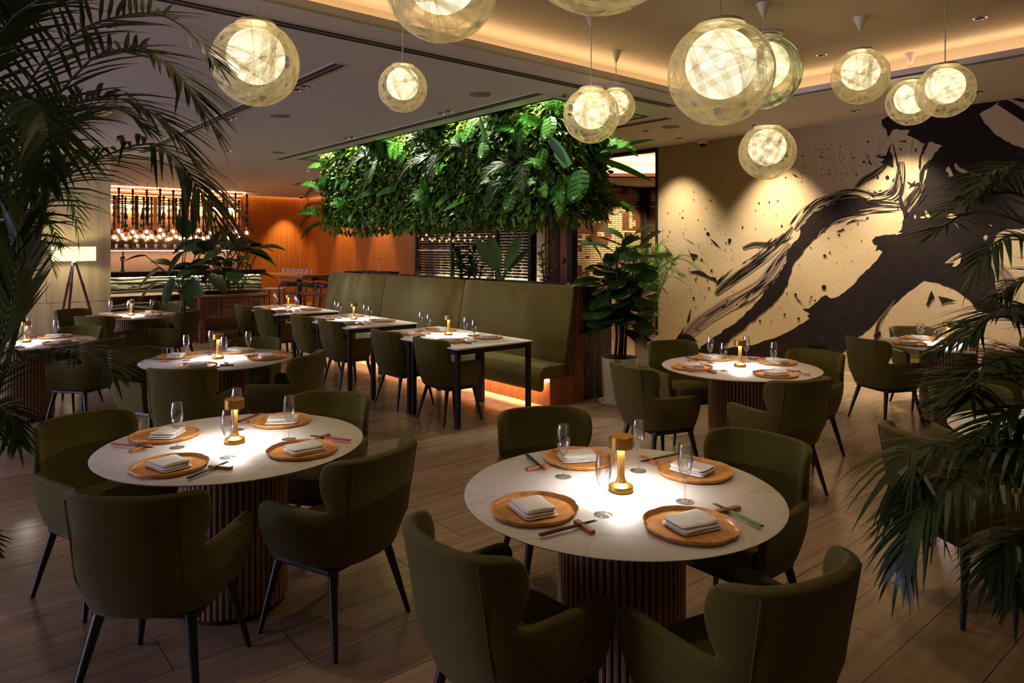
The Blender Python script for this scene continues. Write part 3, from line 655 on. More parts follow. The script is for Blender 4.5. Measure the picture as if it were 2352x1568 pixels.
# ================================================================== ROUND TABLES
tab=thing('round_table',(0,0,0),0,'','table','round marble tables')
m=MB(); m.lathe([(.0,.735),(.57,.735),(.592,.741),(.60,.748),(.597,.75),(.0,.75)],96); m.build('tabletop',M['marble'],tab)
m=MB(); m.lathe([(.225,.02),(.225,.735)],64,cap0=True,cap1=True); m.build('pedestal_core',M['walnut'],tab)
for k in range(56):
    an=2*PI*k/56; mm=Matrix.Rotation(an,4,'Z')
    if k==0: m=MB()
    vs=[]
    for z in (.025,.733):
        for x,y in ((.222,-.0085),(.238,-.0085),(.242,-.005),(.242,.005),(.238,.0085),(.222,.0085)): vs.append(mm@Vector((x,y,z)))
    m.add(vs,[(i,(i+1)%6,6+(i+1)%6,6+i) for i in range(6)]+[(5,4,3,2,1,0),(6,7,8,9,10,11)])
m.build('fluted_pedestal',M['pedwood'],tab,smooth=False)
m=MB(); m.lathe([(.232,0),(.232,.028)],48,cap0=True,cap1=True); m.build('plinth',M['dark'],tab)
TP=Proto(tab)
TL={'A':'round marble table with fluted pedestal in the right foreground','B':'round marble table with fluted pedestal in the left foreground','C':'round marble table with fluted base nearest the potted fig','D':'round marble table right behind the left foreground table','E':'round marble table in front of the tripod floor lamp','F':'round marble table beside the ink mural, far right','G':'round marble table half hidden by the left palm','H':'round marble table at the right edge under palm fronds'}
for i,(t,(x,y)) in enumerate(TC.items()): TP.put((x,y,0),i*.7,TL[t])

# ------------------------------------------------------------------ table settings
# tray
tray=MB(); nn=96
def lobe(an,r): return r*(1-.035*(abs(math.cos(4*an))**10)*.9)*(1+.02*math.cos(2*an))
prof=[(.0,.004),(.80,.004),(.93,.006),(.985,.017),(1.0,.0185),(1.005,.016),(.96,.004),(.86,0),(.0,0)]
rows=[[Vector((lobe(2*PI*j/nn,.157*r)*math.cos(2*PI*j/nn),lobe(2*PI*j/nn,.157*r)*math.sin(2*PI*j/nn),z)) for j in range(nn)] for r,z in prof]
tray.grid(rows,closed=True)
tro=tray.build('wooden_tray',M['tray']); T(tro,'','tray','lobed wooden trays'); TRP=Proto(tro)
# napkin: a cloth folded in three, soft round edges
nap=MB(); rn=random.Random(3)
for k in range(3):
    z0=.0005+k*.0095; th=.0098; sx=.082-.003*k+rn.uniform(-.002,.002); sy=.064-.002*k; ox=rn.uniform(-.003,.003); oy=rn.uniform(-.003,.003); rt=rn.uniform(-.06,.06)
    rows=[]
    for r_,zt in ((.0,1),(.55,1),(.82,.97),(.94,.82),(1.0,.5),(.95,.16),(.8,.02),(.4,0),(.0,0)):
        row=[]
        for j in range(40):
            an=2*PI*j/40; c_,s_=math.cos(an),math.sin(an); e=.22
            x=sx*r_*(abs(c_)**e)*(1 if c_>0 else -1); y=sy*r_*(abs(s_)**e)*(1 if s_>0 else -1)
            x,y=x*math.cos(rt)-y*math.sin(rt),x*math.sin(rt)+y*math.cos(rt)
            wv=(.0016*math.sin(45*x+k*2)+.0014*math.sin(60*y+30*x))*(1 if k==2 else .4)*(zt>.4)
            row.append(Vector((ox+x,oy+y,z0+th*zt+wv+.004*(k==2)*(zt>.6)*(x/sx))))
        rows.append(row)
    nap.grid(rows,closed=True)
npo=nap.build('folded_napkin',M['linen']); T(npo,'','napkin','folded white napkins'); NP=Proto(npo)
# glasses
def glass(name,prof,lab):
    o=thing(name,(0,0,0),0,'','glass',lab)
    m=MB(); m.lathe(prof,28); m.build('bowl',M['glass'],o)
    h=prof[0][1]
    m=MB(); m.lathe([(.0,.0),(.033,.0),(.0335,.0015),(.02,.004),(.006,.010),(.0036,.02),(.0032,h*.6),(.0045,h-.004),(.007,h+.001)],24); m.build('stem_and_foot',M['glass'],o)
    return Proto(o)
GF=glass('tulip_glass',[(.0005,.085),(.010,.09),(.019,.105),(.0265,.135),(.0285,.155),(.027,.18),(.0225,.212),(.0215,.2125),(.026,.18),(.0275,.155),(.0255,.135),(.018,.107),(.009,.092),(.0005,.088)],'tulip glasses')
GW=glass('round_wine_glass',[(.0005,.075),(.018,.08),(.034,.10),(.040,.125),(.038,.15),(.030,.178),(.029,.1785),(.037,.15),(.039,.125),(.033,.101),(.017,.082),(.0005,.078)],'round wine glasses')
rest=MB(); rest.box(-.052,.052,-.011,.011,0,.014)
ro=rest.build('chopstick_rest',M['restwood'],smooth=False,bevel=.002); T(ro,'','chopstick rest','wooden chopstick rests'); RP=Proto(ro)
CHC={'green':lin(86,128,28),'dark red':lin(110,18,22),'blue':lin(42,62,84),'black':lin(22,26,28),'pink':lin(196,24,92),'orange':lin(200,90,40),'red':lin(160,36,30)}
CSP={}
def chopstick(colr):
    if colr not in CSP:
        o=thing('chopstick',(0,0,0),0,'','chopstick','chopsticks')
        m=MB(); m.tube([(0,-.115,0),(0,.03,0)],[.0042,.0034],8); m.build('handle',mat('lacquer_'+colr.replace(' ','_'),CHC[colr],.3),o)
        m=MB(); m.tube([(0,.03,0),(0,.115,0)],[.0033,.0016],8); m.build('tip',M['dark'],o)
        CSP[colr]=Proto(o)
    return CSP[colr]
# table lamp
lamp=thing('table_lamp',(0,0,0),0,'','table lamp','brass table lamps')
m=MB(); m.lathe([(.0,0),(.046,0),(.047,.002),(.047,.02),(.045,.023),(.022,.034),(.016,.05)],40); m.build('base',M['brass'],lamp)
m=MB(); m.lathe([(.0165,.045),(.0145,.06),(.0135,.12),(.0145,.17)],24); m.build('stem',M['brass'],lamp)
m=MB(); m.lathe([(.0,.212),(.043,.212),(.0455,.209),(.0455,.166),(.044,.166),(.044,.176),(.0,.176)],40); m.build('shade',M['brass'],lamp)
m=MB(); m.lathe([(.042,.1715),(.016,.1715),(.016,.1755),(.042,.1755),(.042,.1715)],32); m.build('led_ring',M['lampled'],lamp)
LP=Proto(lamp)
rnd=random.Random(21)
def setting(x,y,deg,where,cols,glassP=GF,zz=.75,dirv=None,rt=.40,short_=None):
    # x,y = table centre; deg = diner direction
    r=math.radians(deg); d=Vector((math.cos(r),math.sin(r),0)); q=Vector((-d.y,d.x,0)); c=Vector((x,y,zz))
    pl=c+d*rt
    place(pl,d,q,where,cols,glassP,c)
def place(pl,d,q,where,cols,glassP,c=None):
    ang=math.atan2(d.y,d.x)
    TRP.put(pl+Vector((0,0,.0005)),ang+rnd.uniform(-.3,.3)+PI/8,'lobed wooden tray, %s'%where)
    NP.put(pl+Vector((rnd.uniform(-.01,.01),rnd.uniform(-.01,.01),.0048)),ang+PI/2+rnd.uniform(-.5,.5),'folded white napkin on the wooden tray, %s'%where)
    gp=pl-d*.19+q*.145
    glassP.put(gp+Vector((rnd.uniform(-.01,.01),rnd.uniform(-.01,.01),.0005)),rnd.uniform(0,6),('tulip glass' if glassP is GF else 'round wine glass')+' standing at the setting, %s'%where)
    rp=pl-d*.055+q*.215
    RP.put(rp+Vector((0,0,.0003)),ang+PI/2+rnd.uniform(-.2,.2),'small wooden chopstick rest at the setting, %s'%where)
    for s in (-1,1):
        chopstick(cols).put(rp+q*(-.012+s*.0046)+d*.055+Vector((0,0,.0128)),ang+PI/2+.0,'%s chopstick lying on its rest, %s'%(cols,where),'chopstick pair, %s'%where)
CC={'A':['green','dark red','black','blue'],'B':['black','orange','red','pink'],'C':['red','orange','blue','pink'],'D':['black','blue','red','orange'],'E':['black','red','blue','orange'],'F':['red','black','dark red','orange'],'G':['pink','red','black','blue'],'H':['orange','red','black','blue']}
SA={'A':[-64,212,32,108],'B':[252,165,76,-22],'C':[-70,190,104,26],'D':[-90,166,90,5],'E':[170,-100,80,-10],'F':[95,185,-80,5],'G':[85,-10,-95,172],'H':[95,186,-85,5]}
for t,l in SA.items():
    x,y=TC[t]
    for k,dg in enumerate(l):
        wh='%s of %s'%(pos(dg),short(t))
        setting(x,y,dg,wh,CC[t][k],GW if t=='F' else GF)
    LP.put((x,y,.7503),rnd.uniform(0,6),'lit brass table lamp in the middle of the %s'%short(t))

# ================================================================== RECTANGULAR TABLES (pairs)
def recttable(a0,a1,label):
    o=thing('rectangular_table',R((a0+a1)/2,(BT0+BT1)/2),TH,label,'table','rectangular banquette tables')
    la,lb=(a1-a0)/2-.003,(BT1-BT0)/2
    m=MB(); m.box(-lb,lb,-la,la,.735,.75); m.build('tabletop',M['marble'],o,smooth=False,bevel=.002)
    m=MB()
    for s in (-1,1): m.box(-lb+.012,lb-.012,s*(la-.012)-.012*(s>0)-.0,s*(la-.012)+.012*(s<0),.685,.735) ; m.box(s*(lb-.012)-.012*(s>0),s*(lb-.012)+.012*(s<0),-la+.012,la-.012,.685,.735)
    m.build('apron_frame',M['blackmetal'],o,smooth=False)
    for sx in (-1,1):
        for sy in (-1,1):
            m=MB(); cx,cy=sx*(lb-.034),sy*(la-.034); m.box(cx-.022,cx+.022,cy-.022,cy+.022,0,.735); m.build('leg',M['blackmetal'],o,smooth=False,bevel=.002)
dv=Vector((CT,ST,0)); du=Vector((-ST,CT,0))
for i,(nm,(a0,a1)) in enumerate(RT.items()):
    am=(a0+a1)/2
    recttable(a0,am,'right half of the %s pair of rectangular tables, black frame, white top'%nm)
    recttable(am,a1,'left half of the %s pair of rectangular tables, black frame, white top'%nm)
    k=0
    for db,d,sd in ((BT0+.235,-dv,'front'),(BT1-.235,dv,'banquette-side')):
        for da,rl in ((-.40,'right'),(.42,'left')):
            pl=R(am+da,db,.75); q=Vector((-d.y,d.x,0))
            place(pl,d,q,'%s %s seat of %s banquette tables'%(sd,rl,nm),['red','pink','orange','blue'][k],GF); k+=1
    LP.put(R(am+.06,(BT0+BT1)/2+.06,.7503),1.0,'lit brass table lamp on the %s pair of rectangular tables'%nm)

# ================================================================== BANQUETTE
bq=thing('banquette',R(5.4,4.93),TH,'long high-backed olive green banquette on a wooden plinth','banquette')
def bx(mb,b0,b1,a0,a1,z0,z1): return mb.box(b0-4.93,b1-4.93,a0-5.4,a1-5.4,z0,z1)
segs=[(5.41,7.43),(7.434,9.49),(9.494,11.45)]
def prism(prof,y0,y1):
    m=MB(); n=len(prof)
    m.add([Vector((x,y0,z)) for x,z in prof]+[Vector((x,y1,z)) for x,z in prof],[(i,(i+1)%n,n+(i+1)%n,n+i) for i in range(n)]+[tuple(range(n-1,-1,-1)),tuple(range(n,2*n))]); return m
for a0,a1 in segs:
    m=prism([(.30,.34),(.345,.34),(.35,.34),(.505,1.262),(.60,1.262),(.60,.30),(.42,.30)],a0-5.4,a1-5.4)
    m=prism([(.33,.30),(.495,1.265),(.565,1.265),(.50,.30)],a0-5.4,a1-5.4)
    m.build('back_cushion',M['banq'],bq,bevel=.022,seg=4)
m=prism([(0.0,.175),(-.015,.22),(-.01,.36),(.03,.42),(.08,.435),(.42,.43),(.44,.30),(.06,.30),(.05,.19),(.025,.168)],.01,6.04); m.build('seat',M['banq'],bq,bevel=.012,seg=3)
m=prism([(.125,0),(.125,.30),(.49,.30),(.555,1.262),(.63,1.262),(.63,0)],0,6.06); m.build('plinth',M['mahog'],bq,smooth=False,bevel=.002)
m=MB(); m.box(.065,.10,.08,6.03,.255,.27); m.build('light_strip',M['led'],bq,smooth=False)
# stone partition with planting trough behind it
pt=thing('planter_partition',R(5.42,5.57),TH,'dark veined stone partition with planting trough behind the banquette','planter')
m=MB(); m.box(0,.47,0,6.1,0,1.2); m.box(0,.03,0,6.1,1.2,1.255); m.box(.44,.47,0,6.1,1.2,1.255); m.box(.03,.44,0,.03,1.2,1.255); m.box(.03,.44,6.07,6.1,1.2,1.255); m.build('stone_trough',M['stone'],pt,smooth=False)
m=MB(); m.box(.03,.44,.03,6.07,1.195,1.23); m.build('soil',M['soil'],pt,smooth=False)
# dark counter with brass lamp beyond the sofa's left end
ct=thing('side_counter',R(13.0,7.1),TH,'dark service counter standing beyond the far end of the banquette','counter')
m=MB(); m.box(-.3,.3,-.55,.55,0,1.16); m.build('cabinet',M['walnut'],ct,smooth=False,bevel=.004)
m=MB(); m.box(-.32,.32,-.57,.57,1.16,1.2); m.build('top',M['dark'],ct,smooth=False,bevel=.003)
o=thing('candle_lamp',R(12.88,7.22,1.2),0,'slim brass candle lamp standing on the dark counter behind the banquette','lamp')
m=MB(); m.lathe([(.0,0),(.05,0),(.05,.01),(.012,.02),(.010,.2),(.016,.25)],20); m.build('base',M['brass'],o)
m=MB(); m.lathe([(.016,.25),(.045,.262),(.045,.268),(.0,.27)],20); m.build('cap',M['brass'],o)

# ================================================================== GLOBE PENDANTS
def weave(seed,bands=38,lines=6,big=True):
    rn=random.Random(seed); m=MB()
    for k in range(bands):
        ax=Vector((rn.gauss(0,1),rn.gauss(0,1),rn.gauss(0,1))).normalized()
        t=ax.orthogonal().normalized(); b=ax.cross(t); off0=rn.uniform(-.62,.62)
        nl=lines if rn.random()<.75 else 2
        for q in range(nl):
            off=off0+(q-(nl-1)/2)*.021; r=math.sqrt(max(.05,1-off*off)); segn=44
            R0=.5*(1-.004*(k%3)); w=.0019
            a=[];c=[]
            for j in range(segn):
                an=2*PI*j/segn; p=(t*math.cos(an)+b*math.sin(an))*r
                a.append((p+ax*(off-w/.5))*R0); c.append((p+ax*(off+w/.5))*R0)
            m.grid([a,c],closed=True)
    return m
def halo(m):   # clear plastic sphere the threads are wound on
    return m
gl=thing('globe_pendant',(0,0,0),0,'','pendant lamp','woven globe pendants')
GP={}
def mkglobe(kind):
    o=thing('globe_pendant',(0,0,0),0,'','pendant lamp','woven globe pendants')
    th=M['thread']
    if kind=='green':
        th=mat('green_tinted_thread',lin(212,222,176),.7)
    weave(3 if kind=='green' else 8).build('woven_shell',th,o,smooth=True)
    m=MB(); m.lathe([(.5*math.sin(PI*i/24)*.985,.5*math.cos(PI*i/24)*.985) for i in range(25)],40); m.build('clear_sphere',M['film_green' if kind=='green' else 'film'],o)
    m=MB(); prof=[(.33*math.sin(PI*(.10+.9*i/24)),.085+.33*math.cos(PI*(.10+.9*i/24))) for i in range(25)]; m.lathe(prof,36); m.build('inner_globe',M['globe'],o)
    m=MB(); m.lathe([(.0,.05),(.03,.06),(.038,.085),(.03,.11),(.0,.12)],16); m.build('bulb_glow',emat('bulb_glow',(1,.9,.7),30),o)
    m=MB(); m.lathe([(.0,.505),(.21,.492),(.235,.455),(.228,.452),(.20,.478),(.0,.488)],36); m.build('top_cap',M['white'],o)
    return o
def filmmat(name,tint,a):
    m,nt,b=newmat(name); b.inputs['Base Color'].default_value=tint; b.inputs['Roughness'].default_value=.3
    t=N(nt,'ShaderNodeBsdfTransparent'); tr=N(nt,'ShaderNodeBsdfTranslucent'); tr.inputs['Color'].default_value=tint
    m1=N(nt,'ShaderNodeMixShader'); m1.inputs[0].default_value=.6; L(nt,b.outputs[0],m1.inputs[1]); L(nt,tr.outputs[0],m1.inputs[2])
    lw=N(nt,'ShaderNodeLayerWeight'); lw.inputs['Blend'].default_value=.25
    mr=N(nt,'ShaderNodeMapRange'); mr.inputs['To Min'].default_value=a; mr.inputs['To Max'].default_value=a*4; L(nt,lw.outputs['Facing'],mr.inputs['Value'])
    mx=N(nt,'ShaderNodeMixShader'); L(nt,mr.outputs[0],mx.inputs[0]); L(nt,t.outputs[0],mx.inputs[1]); L(nt,m1.outputs[0],mx.inputs[2]); L(nt,mx.outputs[0],nt.nodes['Material Output'].inputs[0])
    return m
M['film']=filmmat('clear_film',lin(244,228,180),.028); M['film_green']=filmmat('green_film',lin(216,228,184),.03)
bpy.data.objects.remove(gl)
gw=mkglobe('w'); gg=mkglobe('green'); GPW=Proto(gw); GPG=Proto(gg)
GLB=[(588,146,4.14,.50,'large lit globe pendant at upper left beside the palm'),(925,202,4.73,.33,'small lit globe pendant in front of the dark ceiling, left of centre'),(1014,-33,3.75,.60,'big globe pendant cut by the top edge, left of centre'),(1380,-183,2.30,.60,'nearest globe pendant, only its bottom showing at the top edge'),
(1358,265,5.59,.445,'globe pendant hanging before the right end of the leafy wall'),(1415,245,6.63,.36,'small globe pendant partly behind the one before the leafy wall'),(1655,168,4.16,.62,'biggest globe pendant right of centre, overlapping a greenish globe'),(1754,166,5.34,.56,'greenish globe pendant partly behind the biggest globe'),
(1762,349,6.6,.52,'lowest globe pendant hanging before the mural'),(1976,176,5.66,.44,'globe pendant alone between the greenish globe and the right pair'),(2092,235,6.7,.44,'rear globe of the overlapping pair at far right'),(2171,208,4.9,.375,'front globe of the overlapping pair at far right')]
for i,(px,py,Y,d,lb) in enumerate(GLB):
    c=P(px,py,Y); o=(GPG if i==7 else GPW).put(c,i*1.3,lb,None,d)
    top=(ZU-c.z)/d
    m=MB(); m.tube([(0,0,.49),(0,0,top-.05/d)],.004/d,6); m.build('cord',M['white'],o)
    m=MB(); m.lathe([(.008/d,top-.11/d),(.055/d,top-.004/d),(.055/d,top)],20); m.build('canopy',M['white'],o)
# ================================================================== BAR
bar=thing('bar_counter',R(18.5,2.0),TH,'long bar counter with dark top and lit green wavy marble front','bar counter')
m=MB(); m.box(0,4.95,.0,.75,1.02,1.12); m.box(0,4.95,0,.06,.99,1.02); m.build('top',M['dark'],bar,smooth=False,bevel=.004)
m=MB(); m.box(0,4.9,.16,.7,.0,1.02); m.build('marble_front',M['greenmarble'],bar,smooth=False)
m=MB(); m.box(.05,4.85,.07,.09,.985,.99); m.build('light_strip',M['ledw'],bar,smooth=False)
bb=thing('bar_back_unit',R(20.7,1.5),TH,'pale wooden back bar with lattice top, lit bottle niches and glass shelf','shelving')
X1=5.5
m=MB()
for k in range(13): x=X1-.03-k*.455; m.box(x-.045,x+.045,-.32,.02,2.22,3.05)
m.build('uprights',M['barwood'],bb,smooth=False)
for z in (2.88,2.95,3.02,3.09):
    m=MB(); m.box(0,X1,-.34,-.31,z,z+.03); m.build('lattice_rail',M['barwood'],bb,smooth=False)
m=MB(); m.box(0,X1,-.33,.03,2.83,2.86); m.build('niche_top',M['barwood'],bb,smooth=False)
m=MB(); m.box(0,X1,-.35,.03,2.16,2.24); m.build('bottle_shelf',M['barwood'],bb,smooth=False)
m=MB(); m.box(0,X1,-.02,.03,2.24,3.1); m.build('niche_back',mat('niche_back_paint',lin(222,186,140),.7),bb,smooth=False)
m=MB(); m.box(0,X1,-.01,.03,1.7,2.16); m.build('mirror',mat('dark_mirror',lin(120,100,84),.08,.8),bb,smooth=False)
m=MB(); m.box(0,X1,-.38,.03,1.62,1.665); m.build('glass_shelf',M['mahog'],bb,smooth=False)
m=MB(); m.box(0,X1,-.01,.03,.9,1.62); m.build('back_panel',mat('taupe_panel',lin(150,118,98),.6),bb,smooth=False)
for z,y0,y1,e in ((3.18,-.33,-.25,'ledw'),(2.822,-.14,-.04,'ledw'),(1.612,-.34,-.30,'ledw')):
    m=MB(); m.box(.02,X1-.02,y0,y1,z,z+.008); m.build('light_strip',M[e],bb,smooth=False)
m=MB(); m.box(0,X1,-.38,.05,0,.9); m.build('base_cabinet',M['dark'],bb,smooth=False)
def bottle(name,cols,h,lab):
    o=thing(name,(0,0,0),0,'','bottle','sake bottles in the back bar')
    m=MB(); s=h/.5; m.lathe([(.0,0),(.05*s,0),(.052*s,.01),(.052*s,.27*s),(.045*s,.31*s),(.02*s,.38*s),(.016*s,.44*s)],18); m.build('body',cols,o)
    m=MB(); m.lathe([(.019*s,.44*s),(.019*s,.5*s),(.0,.5*s)],14); m.build('cap',M['brass'],o)
    m=MB(); m.lathe([(.0528*s,.07*s),(.0528*s,.2*s)],18); m.build('paper_label',M['linen'],o)
    return Proto(o)
gb=mat('green_bottle_glass',(.05,.25,.06,1),.12); bk=mat('dark_bottle_glass',(.012,.010,.008,1),.12); br_=mat('brown_bottle_glass',(.06,.02,.01,1),.12)
BP=[bottle('sake_bottle',gb,.46,''),bottle('sake_bottle',bk,.5,''),bottle('sake_bottle',br_,.48,'')]
ordw=['first','second','third','fourth','fifth','sixth','seventh','eighth','ninth','tenth','eleventh','twelfth','thirteenth','fourteenth','fifteenth','sixteenth','seventeenth','eighteenth','nineteenth','twentieth']
rnb=random.Random(9)
for k in range(11):
    x=X1-.03-.228-k*.455
    kinds=[1] if k not in (3,5,8) else [1,2]
    if k in (8,10,9): kinds=[0] if k!=9 else [1]
    for j,kd in enumerate(kinds):
        BP[kd].put(R(20.7,1.5)+dv*(x+(j-.5*(len(kinds)-1))*.15+rnb.uniform(-.02,.02))+du*(-.17)+Vector((0,0,2.241)),0,'%s sake bottle in the %s niche from the back bar right end%s'%(['green','black','brown'][kd],ordw[k],'' if len(kinds)==1 else (', left one' if j==0 else ', right one')))
tum=thing('tumbler',(0,0,0),0,'','glass','glasses on the back bar shelf')
m=MB(); m.lathe([(.0,0),(.034,0),(.04,.12),(.037,.12),(.032,.008),(.0,.008)],14); m.build('body',M['glass'],tum); TU=Proto(tum)
for k in range(44):
    TU.put(R(20.7,1.5)+dv*(X1-.2-(k//2)*.23+rnb.uniform(-.03,.03))+du*(-.16-.13*(k%2))+Vector((0,0,1.6655)),0,'clear tumbler in the row of glasses on the back bar shelf')
# towel and beer tap on the counter
tw=MB()
rows=[[Vector((x*.36,y*.16,.02+.075*(1-x*x)**.5*(1-y*y*.8)+.012*math.sin(7*x+3*y))) for x in [-.99+1.98*i/10 for i in range(11)]] for y in (-1,-.6,-.2,.2,.6,1)]
tw.grid(rows); o=tw.build('folded_towel',M['linen'],loc=R(18.85,2.65,1.125),rz=TH,solid=.02); T(o,'folded white towel lying on the bar counter','towel')
tp=thing('beer_tap',R(18.85,3.62,1.12),TH,'dark brass beer tap standing on the bar counter','beer tap')
m=MB(); m.lathe([(.0,0),(.06,0),(.05,.02),(.03,.05),(.028,.25),(.05,.27),(.05,.36),(.02,.38)],18); m.build('column',M['blackmetal'],tp)
m=MB(); m.tube([(0,-.03,.37),(0,-.05,.42),(0,-.06,.50)],[.014,.02,.016],10); m.build('handle',M['walnut'],tp)
m=MB(); m.tube([(0,-.04,.3),(0,-.12,.29),(0,-.14,.24)],.012,8); m.build('spout',M['brass'],tp)
# bulb pendants over the bar
def barpend():
    o=thing('bulb_pendant',(0,0,0),0,'','pendant lamp','bulb pendants over the bar')
    rn=random.Random(4)
    prof=[]; z=.13
    while z<.88:
        r=rn.choice([.02,.024,.03,.046,.05]); prof+=[(.014,z),(r,z+.006),(r,z+.022),(.014,z+.03)]; z+=.036
    m=MB(); m.lathe([(.0,.12)]+prof+[(.03,.9),(.03,.95),(.0,.97)],10); m.build('turned_rod',M['dark'],o)
    m=MB(); m.lathe([(.0,.125),(.026,.12),(.026,.03),(.02,.02)],14); m.build('copper_socket',M['copper'],o)
    m=MB(); m.lathe([(.075*math.sin(PI*i/14),-.045+.075*math.cos(PI*i/14)) for i in range(15)],18); m.build('glass_bulb',M['glass'],o)
    m=MB(); m.lathe([(.034*math.sin(PI*i/8),-.04+.045*math.cos(PI*i/8)) for i in range(9)],10); m.build('filament',M['bulb'],o)
    return Proto(o)
BPP=barpend()
hi=[273,305,337,368,398,428,457,486,513,541,567]; lo=[262,288,315,340,365,388,414,440,467,523,549]; midr=[281,312,330,348,376,405,423,450,478]
for nm,lst,a,z in (('high-hung front',hi,18.3,2.13),('low-hung middle',lo,18.9,1.98),('short rear',midr,19.5,2.03)):
    for k,px in enumerate(lst):
        t=(px-CX)/F; Y=a/(.7660-.6428*t); zz=z+rnb.uniform(-.03,.03)
        o=BPP.put(Vector((t*Y,Y,zz)),rnb.uniform(0,6),'%s bulb pendant over the bar, %s from the left of its row'%(nm,ordw[k]),None)
        m=MB(); m.tube([(0,0,.96),(0,0,ZC-zz)],.004,5); m.build('wire',M['copper'],o)

# low pale table and dark chairs between bar and dining tables
o=thing('long_table',R(15.6,3.4),TH,'long pale-topped table in front of the bar','table')
m=MB(); m.box(-1.3,1.3,-.4,.4,.70,.75); m.build('tabletop',M['trav'],o,smooth=False,bevel=.004)
for x in (-1.1,1.1):
    m=MB(); m.box(x-.05,x+.05,-.35,.35,0,.7); m.build('leg',M['dark'],o,smooth=False)
wc=thing('wooden_chair',(0,0,0),0,'','chair','dark wooden chairs before the bar')
m=MB(); m.box(-.22,.22,-.22,.22,.43,.47); m.build('seat',M['leather'],wc,bevel=.015)
for x in (-.2,.2):
    for y in (-.2,.2):
        m=MB(); m.tube([(x,y,.43 if y>0 else .72),(x*1.1,y*1.1,0)],[.02,.014],8); m.build('leg',M['walnut'],wc)
m=MB(); m.grid([[Vector((.27*math.sin(t),-.06-.2*math.cos(t),z)) for t in [-1.5+3*i/12 for i in range(13)]] for z in (.66,.72,.78)]); m.build('backrest',M['walnut'],wc,solid=.03,sub=1)
WCP=Proto(wc)
for k,(px,a) in enumerate([(268,14.9),(328,14.9),(388,14.95)]):
    t=(px-CX)/F; Y=a/(.7660-.6428*t); WCP.put(Vector((t*Y,Y,0)),TH,'dark wooden chair at the long pale table, %s from the left'%ordw[k])

# ================================================================== HIGH TABLE AND STOOLS
ht=thing('high_table',R(15.9,6.75),TH,'high wooden communal table before the orange wall','table')
m=MB(); m.box(-.45,.45,-1.3,1.3,1.03,1.075); m.build('tabletop',M['orange'],ht,smooth=False,bevel=.006)
m=MB(); m.box(-.06,.06,-.9,.9,.95,1.03); m.box(-.06,.06,-.06,.06,.03,.95); m.build('trestle',M['walnut'],ht,smooth=False)
m=MB(); m.box(-.3,.3,-.3,.3,0,.03); m.build('base_plate',M['dark'],ht,smooth=False)
st=thing('bar_stool',(0,0,0),0,'','stool','bar stools at the high table')
m=MB(); m.lathe([(.0,.70),(.2,.70),(.215,.72),(.21,.745),(.0,.755)],28); m.build('seat',M['seatgrey'],st)
m=MB(); m.grid([[Vector((.25*math.sin(t),-.02-.23*math.cos(t),z+.02*math.cos(t))) for t in [-1.55+3.1*i/14 for i in range(15)]] for z in (.86,.90,.96)]); m.build('backrest',M['leather'],st,solid=.03,sub=1)
for x in (-1,1):
    for y in (-1,1):
        m=MB(); m.tube([(x*.2,y*.17,.90 if y<0 else .72),(x*.245,y*.235,0)],[.018,.013],8); m.build('leg',M['oakleg'],st)
m=MB(); m.tube([(-.235,-.22,.25),(.235,-.22,.25)],.01,6); m.tube([(-.235,.21,.25),(.235,.21,.25)],.01,6); m.tube([(-.235,-.22,.25),(-.235,.21,.25)],.01,6); m.tube([(.235,-.22,.25),(.235,.21,.25)],.01,6); m.build('foot_ring',M['oakleg'],st)
STP=Proto(st)
for px,Y,rz,lb in [(670,15.0,-.25,'bar stool with curved leather back, leftmost at the high table'),(712,14.75,-.1,'bar stool with dark curved back between two others at the high table'),(752,14.2,0,'bar stool half hidden by the far end of the banquette'),(728,17.2,2.9,'bar stool on the far side of the high table')]:
    STP.put(G(px,Y),rz,lb)
o=thing('side_table',G(630,15.6),0,'small white-topped side table left of the bar stools','table')
m=MB(); m.box(-.2,.2,-.2,.2,.76,.79); m.build('tabletop',M['white'],o,smooth=False,bevel=.003)
for x in (-.17,.17):
    for y in (-.17,.17):
        m=MB(); m.box(x-.012,x+.012,y-.012,y+.012,0,.76); m.build('leg',M['blackmetal'],o,smooth=False)
for k in range(12):
    TU.put(R(15.9,6.75,1.0755)+du*(.95-.13*k)+dv*(.1*(k%2)),0,'clear tumbler standing on the high wooden table','glasses on the high table')

# ================================================================== FLOOR LAMP
fl=thing('floor_lamp',R(13.38,1.86),0,'lit tripod floor lamp with drum shade before the travertine wall','floor lamp')
m=MB()
m.lathe([(.309,1.475),(.31,1.476),(.31,1.704),(.309,1.705)],48); m.build('drum_shade',M['shade'],fl)
for k in range(3):
    an=-PI/2+.25+k*2*PI/3; d=Vector((math.cos(an),math.sin(an),0))
    m=MB(); m.tube([d*.03+Vector((0,0,1.43)),d*.115+Vector((0,0,1.12))],[.016,.02],8); m.build('leg_sleeve',M['chrome'],fl)
    m=MB(); m.tube([d*.115+Vector((0,0,1.12)),d*.40],[.022,.017],8); m.build('leg',M['teak'],fl)
m=MB(); m.lathe([(.0,1.40),(.045,1.40),(.045,1.45),(.02,1.47),(.018,1.53)],20); m.build('hub',M['chrome'],fl)
m=MB(); m.lathe([(.055*math.sin(PI*i/10),1.59+.06*math.cos(PI*i/10)) for i in range(11)],16); m.build('bulb',emat('floor_lamp_bulb',(1,.76,.44),110),fl)

